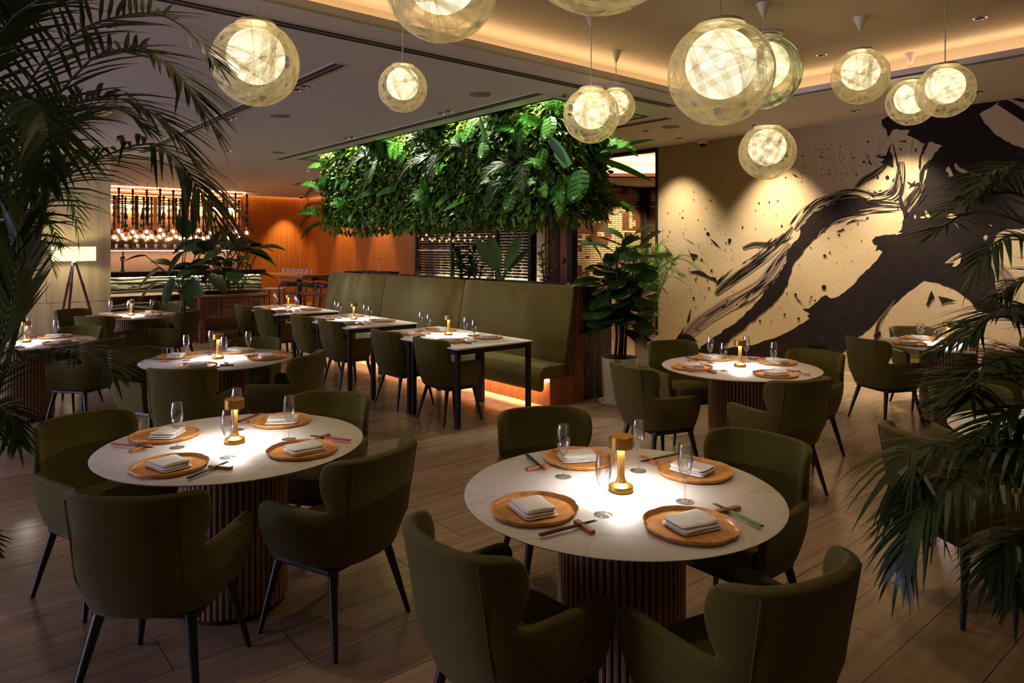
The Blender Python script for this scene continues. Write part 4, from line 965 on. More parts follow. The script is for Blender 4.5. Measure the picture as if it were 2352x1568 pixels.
# ================================================================== PLANTS
def frond(mb,mr,pts,n,Ln,w,droop,ang=55,up=Vector((0,0,1)),start=.14,r0=.008,k=4,rn=random):
    sp_=smooth_path(pts,max(4,n//(len(pts)-1)+1)); K=len(sp_)
    mr.tube(sp_[::2]+[sp_[-1]],[r0*(1-.85*i/(len(sp_[::2]))) for i in range(len(sp_[::2])+1)],6)
    for i in range(n):
        u=start+(1-start)*i/(n-1); f=u*(K-1); j=min(int(f),K-2); p=sp_[j].lerp(sp_[j+1],f-j); t=(sp_[j+1]-sp_[j]).normalized()
        side=t.cross(up)
        if side.length<.05: side=t.cross(Vector((0,1,.2)))
        side.normalize(); nn=side.cross(t)
        ln=Ln*(.5+.5*math.sin(PI*min(1,.18+u*.78)))*(1-.45*max(0,u-.75)/.25)
        a=math.radians(ang*(1-.45*u)+rn.uniform(-5,5))
        for s in (-1,1):
            d=t*math.cos(a)+side*(s*math.sin(a))+nn*rn.uniform(.05,.3)
            mb.strip(p,d,nn+side*(s*rn.uniform(-.25,.25)),ln*rn.uniform(.88,1.05),w,droop*rn.uniform(.7,1.3),k)
    # end leaflet
    t=(sp_[-1]-sp_[-2]).normalized(); mb.strip(sp_[-1],t,up,Ln*.4,w,droop,k)
def palm(name,loc,label,fronds,leafm,cat='palm',pot=None,stems=None,sr=.02,rn=random,dens=1,wide=1):
    o=thing(name,loc,0,label,cat); L0=Vector(loc)
    for pts,n,Ln,w,droop,ang in fronds:
        a=MB(); b=MB(); pts=[Vector(p)-L0 for p in pts]
        frond(a,b,pts,int(n*dens),Ln,w*wide,droop,ang,rn=rn)
        fo=a.build('frond',leafm,o,smooth=False); b.build('leaf_stalk',M['stem'],fo)
    for s in stems or []:
        m=MB(); ps=[Vector(p)-L0 for p in s]; m.tube(smooth_path(ps,5),[sr]*(len(smooth_path(ps,5))),8); m.build('stem',M['stem'],o)
    return o
def potmesh(o,r,h,mt,saucer=True,taper=.82,z0=0):
    m=MB(); m.lathe([(.0,z0+.02),(r*taper,z0+.02),(r*(taper+.06),z0+.05),(r*.98,z0+h-.03),(r,z0+h),(r*.93,z0+h),(r*.9,z0+h-.05)],40); m.build('pot',mt,o)
    m=MB(); m.lathe([(.0,z0+h-.04),(r*.91,z0+h-.04)],24); m.build('soil',M['soil'],o,smooth=False)
    if saucer:
        m=MB(); m.lathe([(.0,z0+.002),(r*1.08,z0+.002),(r*1.16,z0+.03),(r*1.12,z0+.032),(r*1.04,z0+.015),(.0,z0+.015)],40); m.build('saucer',mt,o)
rp_=random.Random(2)
# --- left foreground palm
B0=Vector((-3.05,3.55,0))
def pp(*a): return [P(x,y,Y) for x,y,Y in a]
fr=[ (pp((20,330,3.3),(80,170,3.15),(172,76,3.0),(293,34,2.9),(379,38,2.8),(448,86,2.75),(493,140,2.7)),34,.34,.0085,.14,52),
 (pp((10,400,3.3),(70,300,3.2),(207,138,3.05),(293,120,2.95),(351,127,2.9),(406,165,2.85),(448,220,2.8),(489,292,2.8)),36,.36,.0095,.22,50),
 (pp((0,470,3.2),(60,330,3.0),(120,265,2.9),(200,228,2.8),(290,232,2.75),(370,275,2.7),(430,345,2.7)),36,.40,.0105,.30,48),
 (pp((0,600,3.3),(55,499,3.2),(148,410,3.05),(241,358,2.9),(344,330,2.8),(413,372,2.75),(465,448,2.7),(503,515,2.7)),38,.38,.0105,.52,58),
 (pp((-60,420,2.8),(-10,300,2.7),(40,235,2.6),(85,240,2.5),(110,300,2.45),(105,400,2.4)),26,.34,.010,.30,55),
 (pp((-80,300,2.9),(-20,120,2.8),(30,40,2.7),(90,0,2.6),(150,-40,2.55)),24,.36,.010,.2,50),
 (pp((-100,420,3.0),(-60,200,2.9),(-20,60,2.8),(0,-60,2.7)),22,.34,.010,.2,50),
 (pp((-60,520,3.2),(30,420,3.2),(90,330,3.2),(190,260,3.2),(270,250,3.3),(330,290,3.4)),28,.34,.0095,.25,52),
 (pp((-40,950,3.1),(0,865,3.0),(56,825,2.95),(125,803,2.9),(190,803,2.8),(235,826,2.75),(258,860,2.7)),28,.26,.008,.32,50),
 (pp((-60,950,3.2),(-10,830,3.2),(20,740,3.15),(40,660,3.1),(58,600,3.05)),20,.42,.0105,.05,32),
 (pp((-60,900,3.0),(0,790,3.0),(30,680,3.0),(40,560,3.0),(30,470,3.0)),24,.36,.010,.08,40),
 (pp((-60,1050,2.9),(-40,960,2.8),(-10,930,2.7),(20,950,2.6),(40,1010,2.55)),30,.22,.007,.3,50),
 (pp((-70,1300,2.6),(-50,1230,2.5),(-30,1230,2.45),(-12,1270,2.4)),12,.12,.006,.2,50),
 (pp((-40,760,3.4),(30,600,3.4),(80,480,3.4),(130,400,3.4),(200,350,3.45)),28,.34,.009,.2,45),
 (pp((-60,200,3.2),(10,60,3.2),(70,-20,3.2),(150,-60,3.2)),22,.34,.009,.25,50),
]
fr=[([B0+Vector((.04,.02,.5)) if f[0][0].z<.9 else P(14+3*i,655+6*i,3.3)]+f[0],)+f[1:] for i,f in enumerate(fr)]
lp=palm('areca_palm',B0,'large dark areca palm filling the left edge in the foreground',fr,M['palm'],stems=[[B0+Vector((.05*k,.04*(k%3),.35)),(B0+Vector((.05*k,.04*(k%3),.35))).lerp(P(20+22*k,440,3.3+.05*(k%2)),.55)+Vector((-.04+.02*k,0,0)),P(20+22*k,440,3.3+.05*(k%2))] for k in range(5)],sr=.016,rn=rp_,dens=1.25,wide=1.05)
potmesh(lp,.24,.42,M['ceramic'])
# --- palm behind, by the floor lamp
B1=R(12.5,.3)
fr=[(pp((60,720,10.5),(75,560,10.5),(100,470,10.4),(140,430,10.3),(170,470,10.2),(180,560,10.2)),26,.42,.016,.3,50),(pp((50,720,10.5),(55,600,10.5),(70,520,10.4),(110,500,10.3),(135,560,10.2)),24,.4,.016,.3,50),(pp((40,720,10.5),(35,560,10.5),(20,470,10.4),(-20,430,10.3)),22,.42,.016,.25,50),(pp((50,740,10.5),(60,640,10.5),(80,590,10.3),(110,580,10.2),(125,620,10.2)),20,.34,.014,.3,50),(pp((40,740,10.5),(30,640,10.4),(5,590,10.3),(-20,600,10.2)),20,.34,.014,.3,50)]
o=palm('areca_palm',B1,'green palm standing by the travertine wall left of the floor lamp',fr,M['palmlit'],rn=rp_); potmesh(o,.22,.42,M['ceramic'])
# --- right foreground palm
B2=Vector((2.35,2.3,0))
def rp(*a): return [P(x,y,Y) for x,y,Y in a]
fr=[ (rp((2560,700,2.35),(2480,540,2.35),(2352,450,2.35),(2290,445,2.35),(2230,455,2.3),(2175,480,2.25)),24,.30,.008,.10,50),
 (rp((2560,650,2.4),(2480,480,2.4),(2400,400,2.4),(2330,385,2.4),(2270,400,2.35),(2240,440,2.3)),22,.28,.008,.25,50),
 (rp((2560,800,2.3),(2470,640,2.3),(2400,560,2.3),(2330,540,2.25),(2270,570,2.2),(2240,620,2.2)),24,.26,.008,.35,52),
 (rp((2560,900,2.3),(2480,780,2.3),(2390,715,2.25),(2320,705,2.2),(2260,730,2.2),(2225,775,2.15)),24,.27,.008,.28,50),
 (rp((2560,1000,2.2),(2480,900,2.2),(2380,860,2.15),(2290,860,2.1),(2220,880,2.1),(2165,915,2.1)),28,.27,.0085,.14,48),
 (rp((2560,1050,2.2),(2480,960,2.2),(2380,930,2.1),(2300,950,2.05),(2240,1000,2.0)),24,.24,.008,.22,50),
 (rp((2560,1200,2.1),(2470,1120,2.0),(2360,1090,1.95),(2250,1085,1.9),(2160,1120,1.85),(2100,1190,1.82),(2070,1290,1.8)),34,.27,.009,.5,52),
 (rp((2560,1300,2.0),(2480,1230,1.95),(2400,1215,1.9),(2330,1240,1.85),(2280,1310,1.82)),24,.25,.009,.5,52),
 (rp((2560,800,2.4),(2500,700,2.4),(2430,640,2.4),(2352,640,2.4),(2290,680,2.35)),22,.26,.008,.3,50),
 (rp((2560,1120,2.1),(2480,1040,2.1),(2400,1000,2.05),(2340,1030,2.0),(2300,1080,2.0)),22,.24,.008,.35,50),
 (rp((2600,700,2.5),(2560,500,2.5),(2500,400,2.5),(2430,350,2.5)),18,.3,.009,.2,50)]
fr+=[([p+Vector((rp_.uniform(-.02,.1),rp_.uniform(.02,.16),dz*(.3+.7*j/len(f[0])))) for j,p in enumerate(f[0])],)+f[1:] for f,dz in ((fr[4],.06),(fr[4],-.07),(fr[3],-.06),(fr[5],-.07),(fr[7],-.10),(fr[0],-.10),(fr[9],-.1),(fr[6],.10))]
fr=[([B2+Vector((.03,.01*i-.05,min(1.25,max(.45,f[0][0].z-.25))))]+f[0],f[1],f[2]*.88,f[3]*.82,f[4]*1.15,f[5]) for i,f in enumerate(fr)]
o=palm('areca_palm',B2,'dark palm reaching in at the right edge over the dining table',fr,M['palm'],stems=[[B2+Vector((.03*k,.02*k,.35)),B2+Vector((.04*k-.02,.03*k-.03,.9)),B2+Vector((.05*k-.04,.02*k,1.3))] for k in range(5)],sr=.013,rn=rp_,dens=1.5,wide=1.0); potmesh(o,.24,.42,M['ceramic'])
# --- palm by the mural, brightly lit
B3=G(1485,10.0)
fr=[]
for k in range(17):
    an=rp_.uniform(0,2*PI) if k>5 else k*1.05; rd=rp_.uniform(.25,.62); h=rp_.uniform(.75,1.28)
    d=Vector((math.cos(an),math.sin(an),0)); b=B3+Vector((0,0,.42))+d*.05
    if d.y>.2: rd*=.6
    fr.append(([b,b+Vector((0,0,h*.6))+d*rd*.25,b+Vector((0,0,h))+d*rd*.7,b+Vector((0,0,h*.92))+d*rd*1.25],22,.27,.008,.2,50))
b=B3+Vector((.05,0,.42)); fr.append(([b,P(1500,640,9.95),P(1530,605,9.85),P(1565,595,9.7),P(1602,618,9.6)],28,.3,.009,.12,48))
fr.append(([b,P(1480,640,9.9),P(1500,585,9.8),P(1520,560,9.75),P(1535,580,9.7)],22,.28,.008,.2,48))
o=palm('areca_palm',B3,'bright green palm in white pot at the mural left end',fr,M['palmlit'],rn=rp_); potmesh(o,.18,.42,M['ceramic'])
# --- fiddle-leaf fig
B4=G(1423,7.6)
o=thing('fiddle_leaf_fig',B4,0,'tall fiddle-leaf fig in a white pot at the end of the banquette','potted plant'); potmesh(o,.20,.5,M['ceramic'])
tips=[]
for k,(dx,dy,h) in enumerate([(-.10,.02,1.55),(.04,.0,1.85),(.12,.05,1.7),(-.03,-.06,1.7),(.02,.08,1.45)]):
    m=MB(); ps=[Vector((dx*.5,dy*.5,.46)),Vector((dx*.5+.02,dy*.6,.8)),Vector((dx,dy,1.1)),Vector((dx*1.6,dy*1.8,h))]
    sp_=smooth_path(ps,6); m.tube(sp_,[.017*(1-.5*i/len(sp_)) for i in range(len(sp_))],7); m.build('trunk',M['trunk'],o); tips.append(sp_)
def figshape(u): return (.45+.55*u**1.1)*(1 if u<.8 else math.sqrt(max(0,1-((u-.8)/.22)**2)))*(.5 if u<.02 else 1)
rf=random.Random(6)
for sp_ in tips:
    for k in range(19):
        u=.36+.64*(k/18)**.8; j=min(int(u*(len(sp_)-1)),len(sp_)-2); p=sp_[j]
        an=k*2.4+rf.uniform(-.5,.5); el=rf.uniform(-.35,.6)+.5*(u>.92); d=Vector((math.cos(an)*math.cos(el),math.sin(an)*math.cos(el),math.sin(el)))
        m=MB(); b=p+d*rf.uniform(.03,.12); m.tube([p,b],.004,5); m.blade(b,d,Vector((0,0,1))+d*-.3+Vector((rf.uniform(-.3,.3),rf.uniform(-.3,.3),0)),rf.uniform(.26,.38),rf.uniform(.11,.155),rf.uniform(.1,.45),6,figshape,.14)
        m.build('leaf',M['fig'],o)
# --- plants growing from the trough behind the banquette
def stemplant(name,base,label,h,nl,Ln,w,leafm,upright,rn,cat='plant',part='leaf',z=.0,nst=3,spread=.06,shape=None,droop=.15):
    o=thing(name,base,0,label,cat)
    for s in range(nst):
        an=s*2.1; off=Vector((math.cos(an),math.sin(an),0))*spread*(nst>1); m=MB(); hh=h*(1-.18*s)
        m.tube([off*.5,off+Vector((0,0,hh*.5)),off*1.6+Vector((0,0,hh))],[.012,.009,.004],6); m.build('stem',M['stem'],o)
        for k in range(nl):
            u=.12+.88*k/(nl-1); p=off*(.5+1.1*u)+Vector((0,0,hh*u)); a=k*2.39+s; el=upright*(.3+u)+rn.uniform(-.2,.2)
            d=Vector((math.cos(a)*math.cos(el),math.sin(a)*math.cos(el),math.sin(el))); m=MB()
            m.blade(p,d,Vector((0,0,1))-d*.5,Ln*rn.uniform(.8,1.15),w*rn.uniform(.8,1.1),droop,5,shape,.25); m.build(part,leafm,o)
    return o
def at58(px,b=5.8,z=1.228):
    t=(px-CX)/F; Y=b/(.6428+.7660*t); return Vector((t*Y,Y,z))
stemplant('dracaena',at58(1066),'dark bushy plant behind the banquette before the wine rack',.5,14,.24,.05,M['broad'],.5,rf,nst=4,spread=.1)
o=thing('banana_plant',at58(1152),0,'banana-leaf plant with two upright paddles behind the banquette','plant')
for tip,wd,ln in ((Vector((-.28,0,.42)),.075,.5),(Vector((.22,-.03,.48)),.07,.52),(Vector((-.12,.02,.46)),.075,.45),(Vector((.35,.05,.36)),.04,.45),(Vector((-.42,.05,.5)),.05,.4)):
    d=tip.normalized(); m=MB(); m.tube([(0,0,0),(d*.12+Vector((0,0,.08)))],[.016,.01],6); m.blade(d*.12+Vector((0,0,.08)),d,Vector((0,-1,.25)),ln,wd,.02,8,lambda u:math.sin(PI*min(1,u*.93+.07))**.65,.12); m.build('leaf',M['banana'],o)
stemplant('rubber_plant',at58(1252),'variegated rubber plant behind the right end of the banquette',.56,16,.13,.035,leafmat('variegated_leaf',lin(70,84,36),lin(150,146,86),.35,.15),.45,rf,nst=3,spread=.05)
stemplant('parlour_palm',at58(1095,5.75),'small feathery palm beside the banana plant behind the banquette',.3,14,.2,.014,M['palm'],.7,rf,nst=3,spread=.06)
# --- console with plants
cs=thing('console_sideboard',R(12.95,3.70),TH,'rustic dark wooden console with louvred doors and drawers','sideboard')
W_,D_=1.20,.36
m=MB(); m.box(-.02,W_+.02,-.02,D_+.02,.80,.835); m.build('top',M['console'],cs,smooth=False,bevel=.004)
m=MB(); m.box(.03,W_-.03,.02,D_-.02,.42,.80); m.build('carcass',M['console'],cs,smooth=False)
for x in (0,W_-.06):
    for y in (0,D_-.06):
        m=MB(); m.box(x,x+.06,y,y+.06,0,.80); m.build('leg',M['console'],cs,smooth=False,bevel=.003)
m=MB(); m.box(.02,W_-.02,.02,D_-.02,.14,.165); m.box(.06,W_-.06,0,.03,.17,.2); m.build('lower_shelf',M['console'],cs,smooth=False)
for x0 in (.08,W_-.08-.26):
    m=MB(); m.box(x0,x0+.26,.0,.02,.45,.78)
    dr=m.build('louvre_door',M['console'],cs,smooth=False,bevel=.003)
    m=MB()
    for k in range(6): z=.51+k*.038; m.box(x0+.05,x0+.21,-.004,.004,z,z+.016)
    m.build('louvre_slats',M['dark'],dr,smooth=False)
for z0 in (.45,.62):
    m=MB(); m.box(.37,W_-.37,.0,.02,z0,z0+.155); dr=m.build('drawer',M['console'],cs,smooth=False,bevel=.004)
    m=MB(); m.lathe([(.0,-.0),(.014,.004),(.012,.018),(.0,.022)],12); k_=m.build('knob',M['walnut'],dr); k_.rotation_euler=(PI/2,0,0); k_.location=(W_/2,0,z0+.078)
def birdleaf(o,base,top,L_,w,rn,leafm=M['broad'],dirv=None,droop=.25):
    m=MB(); mid_=base.lerp(top,.55)+Vector((0,0,.06)); m.tube(smooth_path([base,mid_,top],5),.009,6)
    d=dirv or (top-mid_); m.blade(top,d,Vector((0,-.4,1)),L_,w,droop,8,lambda u:math.sin(PI*min(1,u*.94+.06))**.7,.28); m.build('leaf',leafm,o)
tr_=thing('plant_trough',R(13.56,4.35),TH,'dark trough with bushy broad-leaved plant behind the wooden console','potted plant')
m=MB(); m.box(-.42,.42,-.12,.16,0,.86); m.box(-.44,.44,-.14,.18,.86,.90); m.build('trough',M['walnut'],tr_,smooth=False,bevel=.004)
rb_=random.Random(8)
for k in range(34):
    an=rb_.uniform(-PI,PI); rd=rb_.uniform(.1,.75); h=rb_.uniform(.25,.95)
    b=Vector((rb_.uniform(-.3,.3),rb_.uniform(-.05,.08),.88)); tp_=b+Vector((math.cos(an)*rd*.8,math.sin(an)*rd*.35,h)); birdleaf(tr_,b,tp_,rb_.uniform(.36,.54),rb_.uniform(.10,.16),rb_,dirv=Vector((math.cos(an),math.sin(an)*.6,rb_.uniform(-.2,.5))),droop=.35)
b1=G(418,13.1); bp_=thing('bird_of_paradise',b1,0,'large-leaved plant with thick stem left of the wooden console','potted plant'); potmesh(bp_,.22,.4,M['walnut'],False)
m=MB(); m.tube([(0,0,.36),(.02,0,.6),(0,0,.85)],[.06,.05,.04],10); m.build('trunk',M['trunk'],bp_)
for (px,py,wl,ww,dx,dz,Y) in [(430,545,.5,.15,-.2,.9,13.2),(500,560,.55,.12,.5,.8,13.1),(420,580,.42,.13,-.35,-.5,12.8),(335,587,.42,.07,-1,-.1,12.9),(370,615,.5,.14,-.7,-.55,12.8),(400,640,.45,.15,-.3,-.9,12.7),(440,640,.5,.17,.15,-.9,12.6),(455,600,.5,.14,.3,.6,13.3),(480,630,.45,.14,.5,-.4,12.8),(360,650,.42,.12,-.8,-.7,12.8),(420,690,.4,.13,-.2,-.9,12.6),(450,585,.4,.13,.1,.9,13.0),(395,610,.42,.13,-.5,.2,13.2)]:
    birdleaf(bp_,Vector((0,0,.8)),P(px,py,Y)-b1,wl,ww,rb_,dirv=Vector((dx,-.1,dz)),droop=.2)

# ================================================================== GREEN WALL HANGING FROM THE CEILING
GA0,GA1,GB0,GB1,GZ0,GZ1=5.86,11.8,5.52,6.42,2.06,3.5
gwl=thing('hanging_green_wall',R(GA0,GB0,GZ0),TH,'big hanging box of dense leaves and ferns above the banquette','green wall')
def gl_(b,a,z): return Vector((b-GB0,a-GA0,z-GZ0))
m=MB(); m.box(0,GB1-GB0,0,GA1-GA0,0,GZ1-GZ0); m.build('backing_box',mat('dark_green_backing',lin(12,22,8),.9),gwl,smooth=False)
rg=random.Random(14)
m=MB()
def facept():
    u=rg.random()
    if u<.74: return gl_(GB0,rg.uniform(GA0-.02,GA1),rg.uniform(GZ0-.02,3.42)),Vector((-1,0,0))
    if u<.90: return gl_(rg.uniform(GB0,GB1),GA0,rg.uniform(GZ0-.02,3.42)),Vector((0,-1,0))
    if u<.95: return gl_(rg.uniform(GB0,GB1),rg.uniform(GA0,GA1),GZ0),Vector((0,0,-1))
    return gl_(rg.uniform(GB0,GB1),GA1,rg.uniform(GZ0,3.4)),Vector((0,1,0))
for k in range(9500):
    p,nn=facept(); r3=Vector((rg.gauss(0,1),rg.gauss(0,1),rg.gauss(0,1))).normalized()
    d=(nn*.55+r3*.8+Vector((0,0,-.25))).normalized(); p=p+nn*rg.uniform(-.02,.10)
    m.blade(p,d,nn+r3*.5+Vector((0,0,.5)),rg.uniform(.06,.115),rg.uniform(.018,.034),.25,3,None,.3)
fo=m.build('small_leaves',M['small'],gwl); fo['kind']='stuff'
def fpt(px,py,off=.1):   # front face point under a photo pixel, pushed out of the face
    t=(px-CX)/F; b=GB0-off; Y=b/(.6428+.7660*t); a=Y*(.7660-.6428*t); return gl_(b,a,HC-(py-YH)/F*Y)
def strapleaf(px,py,dx,dz,ln,w,out=.5,dr=.25):
    m=MB(); m.blade(fpt(px,py,.06),Vector((-out,-dx,dz)),Vector((-1,0,.35)),ln,w,dr,8,lambda u:math.sin(PI*min(1,u*.9+.1))**.6,.16); m.build('strap_leaf',M['strap'],gwl)
for a in [(1130,375,-.1,1,.75,.055,.25,.0),(1135,395,.15,-1,.6,.05,.3,.1),(975,395,.3,-.9,.62,.07,.35,.1),(960,360,-.1,1,.35,.05,.3,.1),(870,440,-1,.1,.6,.055,.4,.35),(960,500,-.6,-.8,.5,.06,.3,.1),(1090,450,-1,-.2,.6,.045,.4,.2),(1130,430,.3,.6,.5,.05,.4,.3),(1305,405,.0,-1,.85,.085,.3,.0),(1310,380,-.5,.9,.6,.06,.35,.1),(1300,385,-.3,1,.5,.06,.3,.1),(860,395,-.1,-1,.45,.05,.3,.1),(780,400,.2,-.8,.45,.05,.4,.2),(1040,440,-.9,-.5,.55,.06,.4,.2),(830,470,-.7,-.6,.5,.05,.4,.2),(920,435,-.8,.1,.5,.055,.5,.3),(1110,320,.1,-1,.45,.05,.3,.1),(1210,450,.6,-.7,.45,.06,.4,.2),(1010,330,-.2,.9,.4,.05,.4,.2),(800,350,-.9,-.1,.45,.05,.5,.3),(740,380,-.9,.2,.4,.05,.5,.3),(880,340,.7,.5,.4,.05,.5,.3),(1260,300,-.6,.6,.5,.06,.4,.2)]: strapleaf(*a[:4],a[4]*(.58 if a[3]<-.45 else .85),*a[5:])
for dx,dz,dv_,ln in ((.35,.25,.5,.85),(.5,-.3,.5,.8)):       # the two blades sticking out at the right
    m=MB(); m.blade(gl_(6.1,GA0-.02,2.78),Vector((dx,-.8,dz)),Vector((-.6,-.2,1)),ln,.075,.1,8,lambda u:math.sin(PI*min(1,u*.9+.1))**.6,.16); m.build('strap_leaf',M['strap'],gwl)
def fern(p,nn,ln,n,mt,name='fern_frond',w=.012,Lf=.10,spread=None,dr=.35,ang=68):
    a=MB(); d=(nn*.6+spread).normalized(); pts=[p,p+d*ln*.4,p+d*ln*.75-Vector((0,0,dr*ln*.35)),p+d*ln-Vector((0,0,dr*ln))]
    frond(a,a,pts,n,Lf,w,.15,ang,rn=rg,start=.08,r0=.004,k=3,up=nn+Vector((0,0,.8))); a.build(name,mt,gwl,smooth=False)
for px,py in [(735,490),(745,430),(1225,440),(1270,420),(800,500),(1180,440),(880,360),(905,320),(1000,470),(1190,300),(1290,260)]:
    for k in range(4):
        an=rg.uniform(0,2*PI); fern(fpt(px+rg.uniform(-12,12),py+rg.uniform(-8,8),.05),Vector((-1,0,0)),rg.uniform(.38,.6),22,M['fern'],spread=Vector((0,math.cos(an)*1.0,(abs(math.sin(an))+.2 if py>425 else math.sin(an))*.7)))
for z,b in [(2.35,6.0),(2.9,6.2),(3.1,5.8),(2.2,6.3)]:
    for k in range(3):
        an=rg.uniform(-1.2,1.2); fern(gl_(b,GA0,z),Vector((0,-1,0)),rg.uniform(.35,.55),20,M['fern'],spread=Vector((math.sin(an)*.9,0,math.cos(an)*.4)))
for z,b in [(2.4,5.7),(2.9,5.8),(2.15,5.65)]:
    for k in range(2): fern(gl_(b-.1,GA1,z),Vector((-.3,1,0)),rg.uniform(.4,.6),20,M['fern'],spread=Vector((-.5,.3,rg.uniform(-.3,.5))))
for px,py,dy,dz in [(1000,330,.7,.5),(1005,345,-.5,-.8),(990,355,.9,-.3),(1190,370,.9,-.1),(1200,372,-.7,-.4),(1215,360,-.2,-1),(1195,390,.6,-.5),(860,380,.1,-1),(850,350,.6,-.4),(1085,370,.3,.9)]:
    fern(fpt(px,py,.08),Vector((-1,0,0)),rg.uniform(.38,.5),24,M['brownfern'],'palm_frond',.008,.2,spread=Vector((0,dy,dz)),ang=50)
def monstera(px,py,ln,rot):
    m=MB(); base=fpt(px,py,.12); d=Vector((-.35,math.sin(rot),-math.cos(rot))).normalized(); nn=Vector((-1,0,.3)); side=d.cross(nn).normalized(); nn=side.cross(d)
    for s in (-1,1):
        for k in range(6):
            u0=k/6; u1=(k+.80)/6
            wd=lambda u: ln*.46*math.sqrt(max(0,1-(2*u-.85)**2*.75))*(1 if u<.85 else (1-u)/.15+.05)
            pts=[]
            for u in (u0,(u0+u1)/2,u1):
                sw=.10*ln; pts.append((base+d*ln*u, base+d*(ln*u+sw*.5)+side*s*wd(u)*.55+nn*.02, base+d*(ln*u+sw)+side*s*wd(u)*.98-nn*.03*ln))
            m.grid([list(x) for x in pts])
        m.grid([[base+d*ln*u,base+d*(ln*u+.04)+side*s*ln*.12] for u in [i/8 for i in range(9)]])
    m.build('monstera_leaf',M['fern'],gwl,smooth=False)
for a in [(q[0],q[1],q[2]*.72,q[3]) for q in [(1085,280,.4,.2),(1110,325,.36,-.4),(1215,265,.45,.3),(1260,270,.4,-.3),(930,345,.36,.4),(915,330,.4,-.4),(1180,430,.4,.1),(1330,390,.5,-.2),(800,410,.3,.5),(1010,370,.3,-.3),(1250,340,.34,.2),(1060,300,.3,.5)]]: monstera(*a)

# ================================================================== WINE RACK SCREEN
wr=thing('wine_rack',R(10.2,9.0),TH,'backlit wine rack screen in a black frame behind the banquette','wine rack')
m=MB()
for y in (0,1.02,2.62,4.06): m.box(-.02,.06,y-.025,y+.025,0,2.9)
m.build('post',M['blackmetal'],wr,smooth=False)
m=MB(); m.box(-.03,.08,-.04,4.1,2.85,2.95); m.box(-.03,.08,-.04,4.1,.0,.1); m.build('rail',M['blackmetal'],wr,smooth=False)
m=MB(); m.box(-.012,-.006,0,4.06,.1,2.85); m.build('glass_pane',M['pane'],wr,smooth=False)
wb=MB(); wb.lathe([(.0,-.14),(.022,-.14),(.0235,-.135),(.0235,.085),(.018,.105),(.009,.12),(.009,.14),(.0,.14)],8)
wbo=wb.build('wine_bottle',bk); T(wbo,'','bottle','wine bottles in the backlit rack'); WB=None
for i in range(20):
    z=1.10+i*.0615
    for j in range(14):
        y=.17+j*.287+ (.05 if i%2 else 0)
        p=R(10.2+y,9.10,z)
        if WB is None: o=wbo; WB=True
        else: o=wbo.copy(); COL.objects.link(o)
        o.location=p; o.rotation_euler=(PI/2,0,TH+ (PI if rg.random()<.3 else 0)); o['label']='dark wine bottle lying in the backlit rack behind the banquette'

# ================================================================== LIGHT
def spot(name,loc,tgt,energy,col,size=60,blend=.5,r=.03):
    l=bpy.data.lights.new(name,'SPOT'); l.energy=energy; l.color=col; l.spot_size=math.radians(size); l.spot_blend=blend; l.shadow_soft_size=r
    o=bpy.data.objects.new(name,l); COL.objects.link(o); o.location=loc; o.rotation_euler=(Vector(tgt)-Vector(loc)).to_track_quat('-Z','Y').to_euler(); return o
def area(name,loc,tgt,energy,col,sx,sy,roll=0):
    l=bpy.data.lights.new(name,'AREA'); l.energy=energy; l.color=col; l.shape='RECTANGLE'; l.size=sx; l.size_y=sy
    o=bpy.data.objects.new(name,l); COL.objects.link(o); o.location=loc; q=(Vector(tgt)-Vector(loc)).to_track_quat('-Z','Y'); o.rotation_euler=q.to_euler(); return o
WARM=(1,.72,.42); 
for a,e in ((6.6,80),(4.98,130),(3.37,130),(1.75,90)):
    spot('mural_downlight',R(a,8.32,3.26),R(a,8.96,1.1),e*2.9,(1,.83,.60),76,1,.06)
for a,b,e in ((20.2,8.35,150),):
    spot('orange_wall_downlight',R(a-.15,b,3.2),R(20.7,b,.9),e*1.6,(1,.76,.40),62,.8)
for a in (18.2,16.1): spot('orange_wall_downlight',R(a,8.65,3.2),R(a,9.1,.9),220,(1,.7,.35),56,.7)
for a0 in (5.9,7.4,8.9,10.4,11.6): spot('green_wall_grow_light',R(a0,5.3,3.75),R(a0,5.40,2.0),210,(1,1,.80),100,.6,.05)
spot('green_wall_grow_light',R(5.6,6.0,3.75),R(5.75,6.0,2.2),180,(.92,1,.78),95,.6,.05)
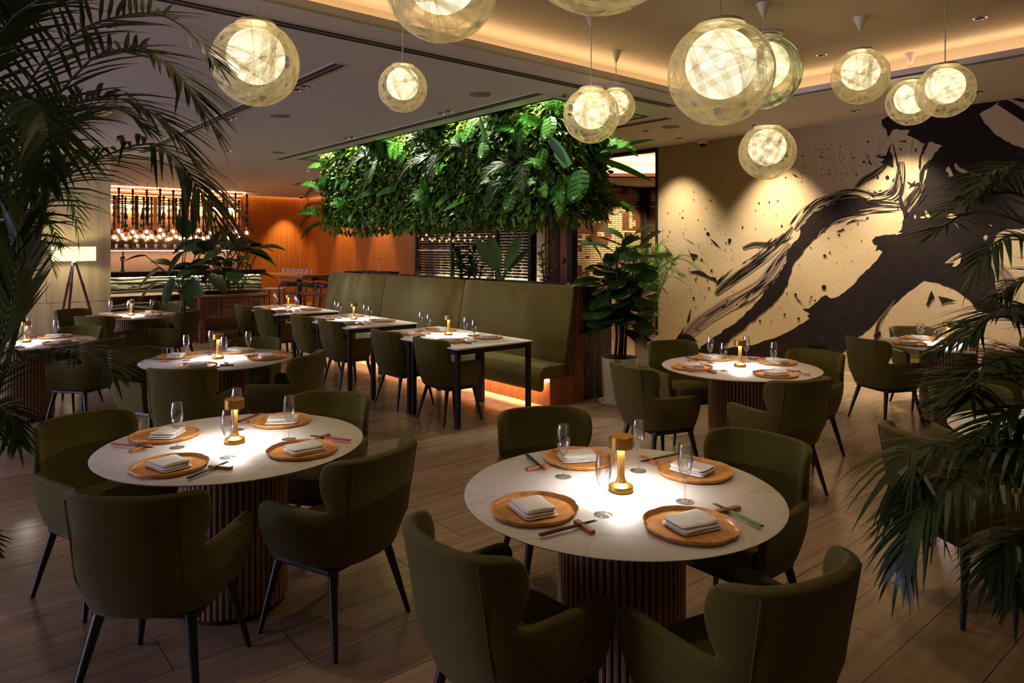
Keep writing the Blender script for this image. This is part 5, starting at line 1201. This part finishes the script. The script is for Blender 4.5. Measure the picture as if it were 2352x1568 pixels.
spot('palm_downlight',R(6.6,8.0,3.25),B3+Vector((0,0,1)),260,(1,.9,.6),32,.5)
for a in (6.2,8.3,10.5): spot('banquette_downlight',R(a,3.9,3.26),R(a,5.0,.7),55,(1,.80,.50),80,.8)
spot('fig_downlight',R(4.9,5.2,3.5),B4+Vector((0,0,1.2)),40,(1,.82,.55),50,.7)
for a,b,e in ((16.5,6.2,120),(12.6,3.9,60),(15.5,3.3,60),(9.4,1.6,60)): spot('room_downlight',R(a,b,3.26),R(a,b,0),e,(1,.78,.5),80,.7)
for a,b,e in ((3.1,1.2,40),(2.2,4.6,58),(.6,2.6,30),(3.6,3.6,48),(.2,5.6,46),(-1.5,.5,20)): spot('raised_bay_fill',R(a,b,ZU-.02),R(a,b,0),e,(1,.74,.46),110,.9,.08)  # fill spots added overhead to lift the dim foreground
area('rack_backlight',R(12.25,9.36,.7),R(12.25,9.5,2.2),30,(1,.86,.66),3.8,.1)
spot('cellar_downlight',R(10.6,13.9,3.2),R(12,13.9,1.6),330,(1,.82,.5),70,.5); spot('cellar_downlight',R(10.8,12.6,3.2),R(12,12.6,1.0),120,(1,.82,.5),70,.5)
w=bpy.data.worlds.new('dim_evening'); sc.world=w; w.use_nodes=True
bg=w.node_tree.nodes['Background']; bg.inputs[0].default_value=(1,.85,.75,1); bg.inputs[1].default_value=.05
cam_=bpy.data.cameras.new('camera'); co=bpy.data.objects.new('camera',cam_); COL.objects.link(co); sc.camera=co
co.location=(0,0,HC); co.rotation_euler=(PI/2,0,0); cam_.sensor_width=36; cam_.lens=F/2352*36; cam_.shift_y=-(784-YH)/2352; cam_.clip_start=.05; cam_.clip_end=200
sc.view_settings.view_transform='Standard'; sc.view_settings.look='None'; sc.view_settings.gamma=1; sc.view_settings.use_curve_mapping=False
sc.view_settings.exposure=.18
try:
    c=sc.cycles; c.max_bounces=7; c.diffuse_bounces=3; c.glossy_bounces=3; c.transmission_bounces=4; c.transparent_max_bounces=16; c.caustics_reflective=False; c.caustics_refractive=False; c.sample_clamp_indirect=4
except Exception: pass
